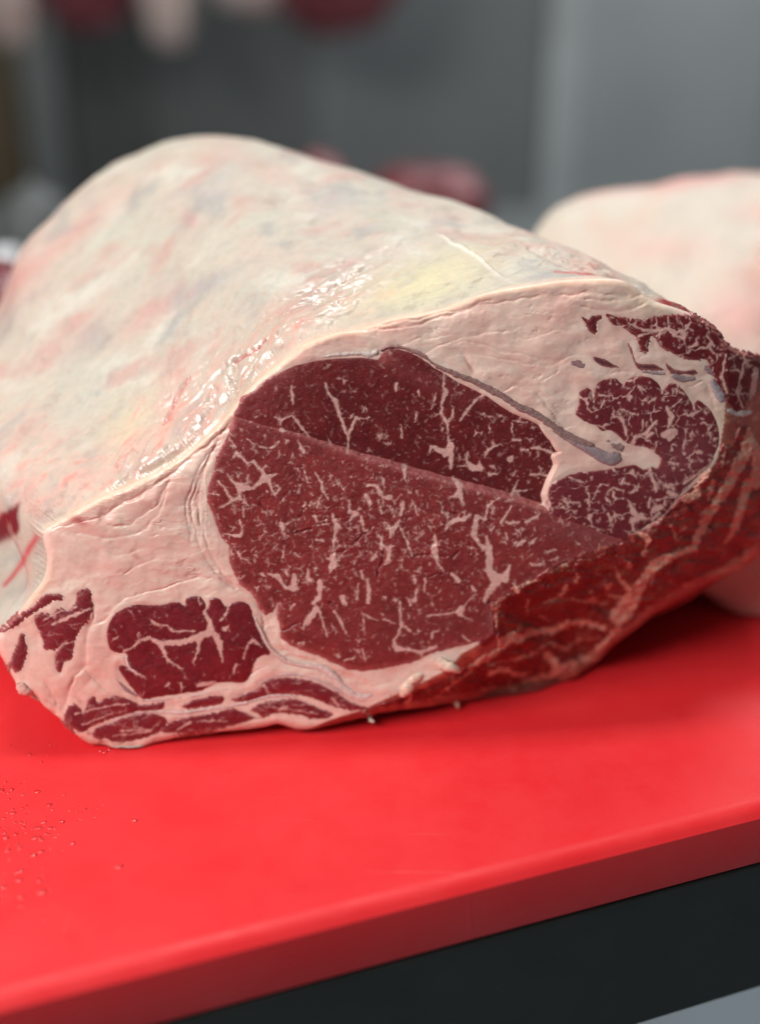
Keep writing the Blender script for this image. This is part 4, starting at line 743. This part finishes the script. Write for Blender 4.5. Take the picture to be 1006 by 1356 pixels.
back1 = [(870,680),(890,720),(920,745),(965,765),(1020,770),(1100,765),(1250,750),(1400,660),(1430,500),(1370,390),(1225,325),(1030,325),(870,370),(800,440),(840,580)]
back2 = [(830,580),(850,620),(890,650),(950,660),(1020,660),(1100,660),(1250,640),(1420,540),(1450,380),(1390,280),(1230,238),(1020,234),(855,248),(708,300),(740,450)]
back3 = [(850,520),(870,560),(900,580),(950,590),(1020,590),(1100,590),(1250,580),(1380,500),(1420,380),(1370,300),(1230,262),(1030,255),(900,270),(790,320),(800,430)]
loft('fat_cap', [(shrink(q, .02), .090), (shrink(q, .6), .088), (q, .097), (q2, .118), (back1, .17), (back2, .25), (back3, .34), (shrink(back3, .6), .36), (shrink(back3, .05), .365)], M_CAP, beef2, fatcol, seed=511, noise_a=0.006)

# ================================================================== ROOM
m, t, b = nt('floor_tile'); M_FLOOR = m
n = noise(t, 6, 4); mx = N(t, 'ShaderNodeMix'); mx.data_type = 'RGBA'; mx.inputs[6].default_value = (0.30, 0.36, 0.40, 1); mx.inputs[7].default_value = (0.38, 0.44, 0.48, 1)
t.links.new(n.outputs['Fac'], mx.inputs[0]); t.links.new(mx.outputs[2], b.inputs['Base Color']); b.inputs['Roughness'].default_value = 0.4
fl = ngon_obj('floor', [(-6, -3, -.9), (6, -3, -.9), (6, 6, -.9), (-6, 6, -.9)], [[0, 1, 2, 3]], M_FLOOR, smooth=False); tag(fl, 'blue grey floor', kind='structure')
def box_m(x0, x1, y0, y1, z0, z1, bev=0.004):
    V = []; 
    for z, i_ in ((z0, bev), (z0 + bev, 0), (z1 - bev, 0), (z1, bev)):
        V += [(x0 + i_, y0 + i_, z), (x1 - i_, y0 + i_, z), (x1 - i_, y1 - i_, z), (x0 + i_, y1 - i_, z)]
    F = [[3, 2, 1, 0], [12, 13, 14, 15]]
    for r_ in range(3):
        for k in range(4): F.append([r_ * 4 + k, r_ * 4 + (k + 1) % 4, r_ * 4 + 4 + (k + 1) % 4, r_ * 4 + 4 + k])
    return V, F
def greym(name, col, rough=0.4, metal=0.0, streak=0.2):
    m, t, b = nt(name); n = noise(t, 2.2, 4); c0 = [c_ * (1 - streak) for c_ in col]; c1 = [c_ * (1 + streak) for c_ in col]
    mx = N(t, 'ShaderNodeMix'); mx.data_type = 'RGBA'; mx.inputs[6].default_value = (*c0, 1); mx.inputs[7].default_value = (*c1, 1)
    t.links.new(ramp(t, n.outputs['Fac'], .3, .7, 0, 1), mx.inputs[0]); t.links.new(mx.outputs[2], b.inputs['Base Color'])
    b.inputs['Roughness'].default_value = rough; b.inputs['Metallic'].default_value = metal; return m
WY = 3.0
def wx_at(px): return float(on_plane(np.array(float(px)), np.array(150.0), (0, WY, 0), np.array([0, 1.0, 0]))[0])
def wz_at(py, y=WY): return float(on_plane(np.array(500.0), np.array(float(py)), (0, y, 0), np.array([0, 1.0, 0]))[2])
M_PANEL = greym('steel_panel', (0.26, 0.28, 0.28), .5, .2, .12); M_TRIM = greym('steel_trim', (0.34, 0.36, 0.36), .5, .2)
M_DARKP = greym('dark_panel', (0.055, 0.058, 0.055), .5); M_WOOD = greym('brown_frame', (0.085, 0.060, 0.030), .55)
wall = empty('wall', (0, WY, -.9)); tag(wall, 'out of focus grey metal wall behind the beef', kind='structure')
M_MID = greym('mid_panel', (0.13, 0.14, 0.14), .5, .2, .12); M_MIDD = greym('grey_dark_panel', (0.085, 0.09, 0.088), .5, .1, .12)
edges = [(-900, 92, M_DARKP), (92, 200, M_DARKP), (200, 420, M_MIDD), (420, 722, M_MID), (760, 1020, M_PANEL), (1020, 1900, M_PANEL)]
for a, bb, mt in edges:
    V, F = box_m(wx_at(a) + .003, wx_at(bb) - .003, WY, WY + .03, -.9, 2.4); ngon_obj('wall_panel', V, F, mt, wall, False)
V, F = box_m(wx_at(722), wx_at(760), WY - .012, WY + .03, -.9, 2.4); ngon_obj('wall_trim', V, F, M_TRIM, wall, False)
fr = empty('door_frame', (wx_at(0), WY - .1, -.9)); tag(fr, 'blurred brown door frame with a grey edge at the far left', 'door frame')
V, F = box_m(wx_at(-60), wx_at(40), WY - .12, WY - .02, -.9, 2.4); ngon_obj('jamb', V, F, M_WOOD, fr, False)
V, F = box_m(wx_at(46), wx_at(88), WY - .09, WY - .02, -.9, 2.4); ngon_obj('edge_strip', V, F, greym('grey_strip', (0.13, 0.14, 0.135), .4), fr, False)
def meatcol(red):
    def f(V, seed):
        n1 = fbm(V[:, 0] * 14 + V[:, 1] * 7, V[:, 2] * 14, seed, 3); n2 = fbm(V[:, 0] * 30, V[:, 2] * 22 + V[:, 1] * 9, seed + 9, 2)
        c = np.tile(np.array([0.17, 0.032, 0.04]) if red else np.array([0.66, 0.52, 0.47]), (len(V), 1))
        return mixc(c, (0.30, 0.10, 0.11) if red else (0.36, 0.06, 0.07), ss(.12, .4, n1 + .4 * n2) * (.75))
    return f
def lump(name, centre, rad, red, label, cat, seed, group=None, power=2.6):
    nu, nv = 64, 36; u = np.linspace(0, 2 * np.pi, nu, endpoint=False); v = np.linspace(-np.pi / 2 + .02, np.pi / 2 - .02, nv)
    U, Vv = np.meshgrid(u, v); e = 2 / power; sp_ = lambda q_: np.sign(q_) * np.abs(q_)**e
    P = np.stack([sp_(np.cos(Vv)) * sp_(np.cos(U)), sp_(np.cos(Vv)) * sp_(np.sin(U)), sp_(np.sin(Vv))], -1)
    k = 1 + 0.13 * fbm(P[..., 0] * 1.6 + seed, P[..., 2] * 1.6 + P[..., 1], seed, 3)
    P = P * k[..., None] * np.array(rad); P[..., 2] += 0; V = P.reshape(-1, 3) + np.array(centre)
    o = mesh_obj(name, V, grid_faces(nv, nu, True), M_LEAN, None, meatcol(red)(V, seed), {'wet': np.full(len(V), .4)})
    return tag(o, label, cat, group)
def at_y(px, py, y): return on_plane(np.array(float(px)), np.array(float(py)), (0, y, 0), np.array([0, 1.0, 0]))
# cuts hanging from a rail out of view, only their lower ends show along the top
for px, py, r_, red, sd, lb in [(22, 62, .050, False, 3, 'pale fatty cut hanging at the far top left corner'), (125, 45, .075, True, 5, 'red cut hanging between two pale ones at the top left'), (228, 62, .045, False, 8, 'pale cut hanging right of the red one at the top left'), (335, 12, .07, False, 11, 'pinkish pale cut hanging left of the dark red one'), (450, 45, .10, True, 14, 'dark red cut hanging rightmost along the top edge')]:
    p = at_y(px, py, 2.5); lump('hanging_meat', p + np.array([0, 0, .30]), (r_ * 1.42, .08, .30), red, lb, 'hanging meat', sd, 'cuts hanging along the top of the picture', 3.0)
# pieces lying on the board behind the main cut
def lying(px, py, y, rad, red, lb, sd):
    p = at_y(px, py, y); lump('meat_piece', (p[0], y, rad[2] * .98 + 0), rad, red, lb, 'meat', sd)
p = at_y(565, 222, 1.6); lump('meat_piece', (p[0], 1.6, p[2] / 2 + .002), (.085, .06, p[2] / 2), True, 'small blurred red meat piece standing behind the fat ridge', 'meat', 21)
p = at_y(428, 206, 1.3); lump('meat_piece', (p[0], 1.3, p[2] / 2 + .002), (.035, .05, p[2] / 2), True, 'reddish meat piece barely showing over the ridge of fat', 'meat', 25)
p = at_y(-4, 374, .72); lump('meat_piece', (p[0] - .02, .75, p[2] / 2 + .006), (.05, .05, p[2] / 2), True, 'dark pink meat piece at the left edge beside the fat', 'meat', 28)
# added round bodies standing in for bokeh discs at the left edge
def lathe(name, prof, c, mat, parent=None, n=40):
    V = [(c[0] + r_ * math.cos(2 * math.pi * k / n), c[1] + r_ * math.sin(2 * math.pi * k / n), c[2] + z) for r_, z in prof for k in range(n)]
    return ngon_obj(name, V, [list(f) for f in grid_faces(len(prof), n, True)], mat, parent)
M_DULL = greym('dull_grey', (0.10, 0.11, 0.11), .5, 0.0)
bc = empty('back_counter', (0, 1.45, -.9)); tag(bc, 'steel counter hidden behind the beef carrying the blurred pieces', 'counter')
V, F = box_m(-1.2, 0.28, 1.05, 1.85, -.04, -.0005); ngon_obj('counter_top', V, F, M_DULL, bc, False)
for x in (-1.15, 0.23):
    for y_ in (1.1, 1.8):
        V, F = box_m(x - .02, x + .02, y_ - .02, y_ + .02, -.9, -.0405); ngon_obj('leg', V, F, M_STEEL, bc, False)
p = at_y(45, 275, 1.5); blur_root = empty('bokeh_disc', (p[0], 1.5, 0.001)); tag(blur_root, 'round lidded body standing in for a grey bokeh disc before the brown door frame', 'blur_disc')  # added body in place of a grey out-of-focus disc
lathe('body', [(.001, .0), (.045, 0), (.050, .01), (.050, p[2] - .03), (.044, p[2] - .012), (.040, p[2])], (p[0], 1.5, 0.001), M_DULL, blur_root)
lathe('lid', [(.041, .0), (.036, .012), (.02, .022), (.006, .026), (.006, .034), (.001, .036)], (p[0], 1.5, p[2] + .0005), M_DULL, blur_root)
p = at_y(9, 346, 1.15); m, t, b = nt('highlight_white'); b.inputs['Base Color'].default_value = (.80, .84, .86, 1); b.inputs['Roughness'].default_value = .3  # white lid colour stands in for the brightness of a blurred highlight
glint = empty('bokeh_highlight', (p[0], 1.15, 0.001)); tag(glint, 'small white lidded body standing in for a bright blurred highlight at the far left edge', 'glint')
lathe('body', [(.001, 0), (.022, 0), (.024, .01), (.024, p[2] - .030), (.014, p[2] - .02)], (p[0], 1.15, 0.001), M_STEEL, glint)
lathe('lid', [(.0145, -.02), (.0165, -.018), (.0165, .006), (.013, .012), (.001, .014)], (p[0], 1.15, p[2]), m, glint)
print('script done')
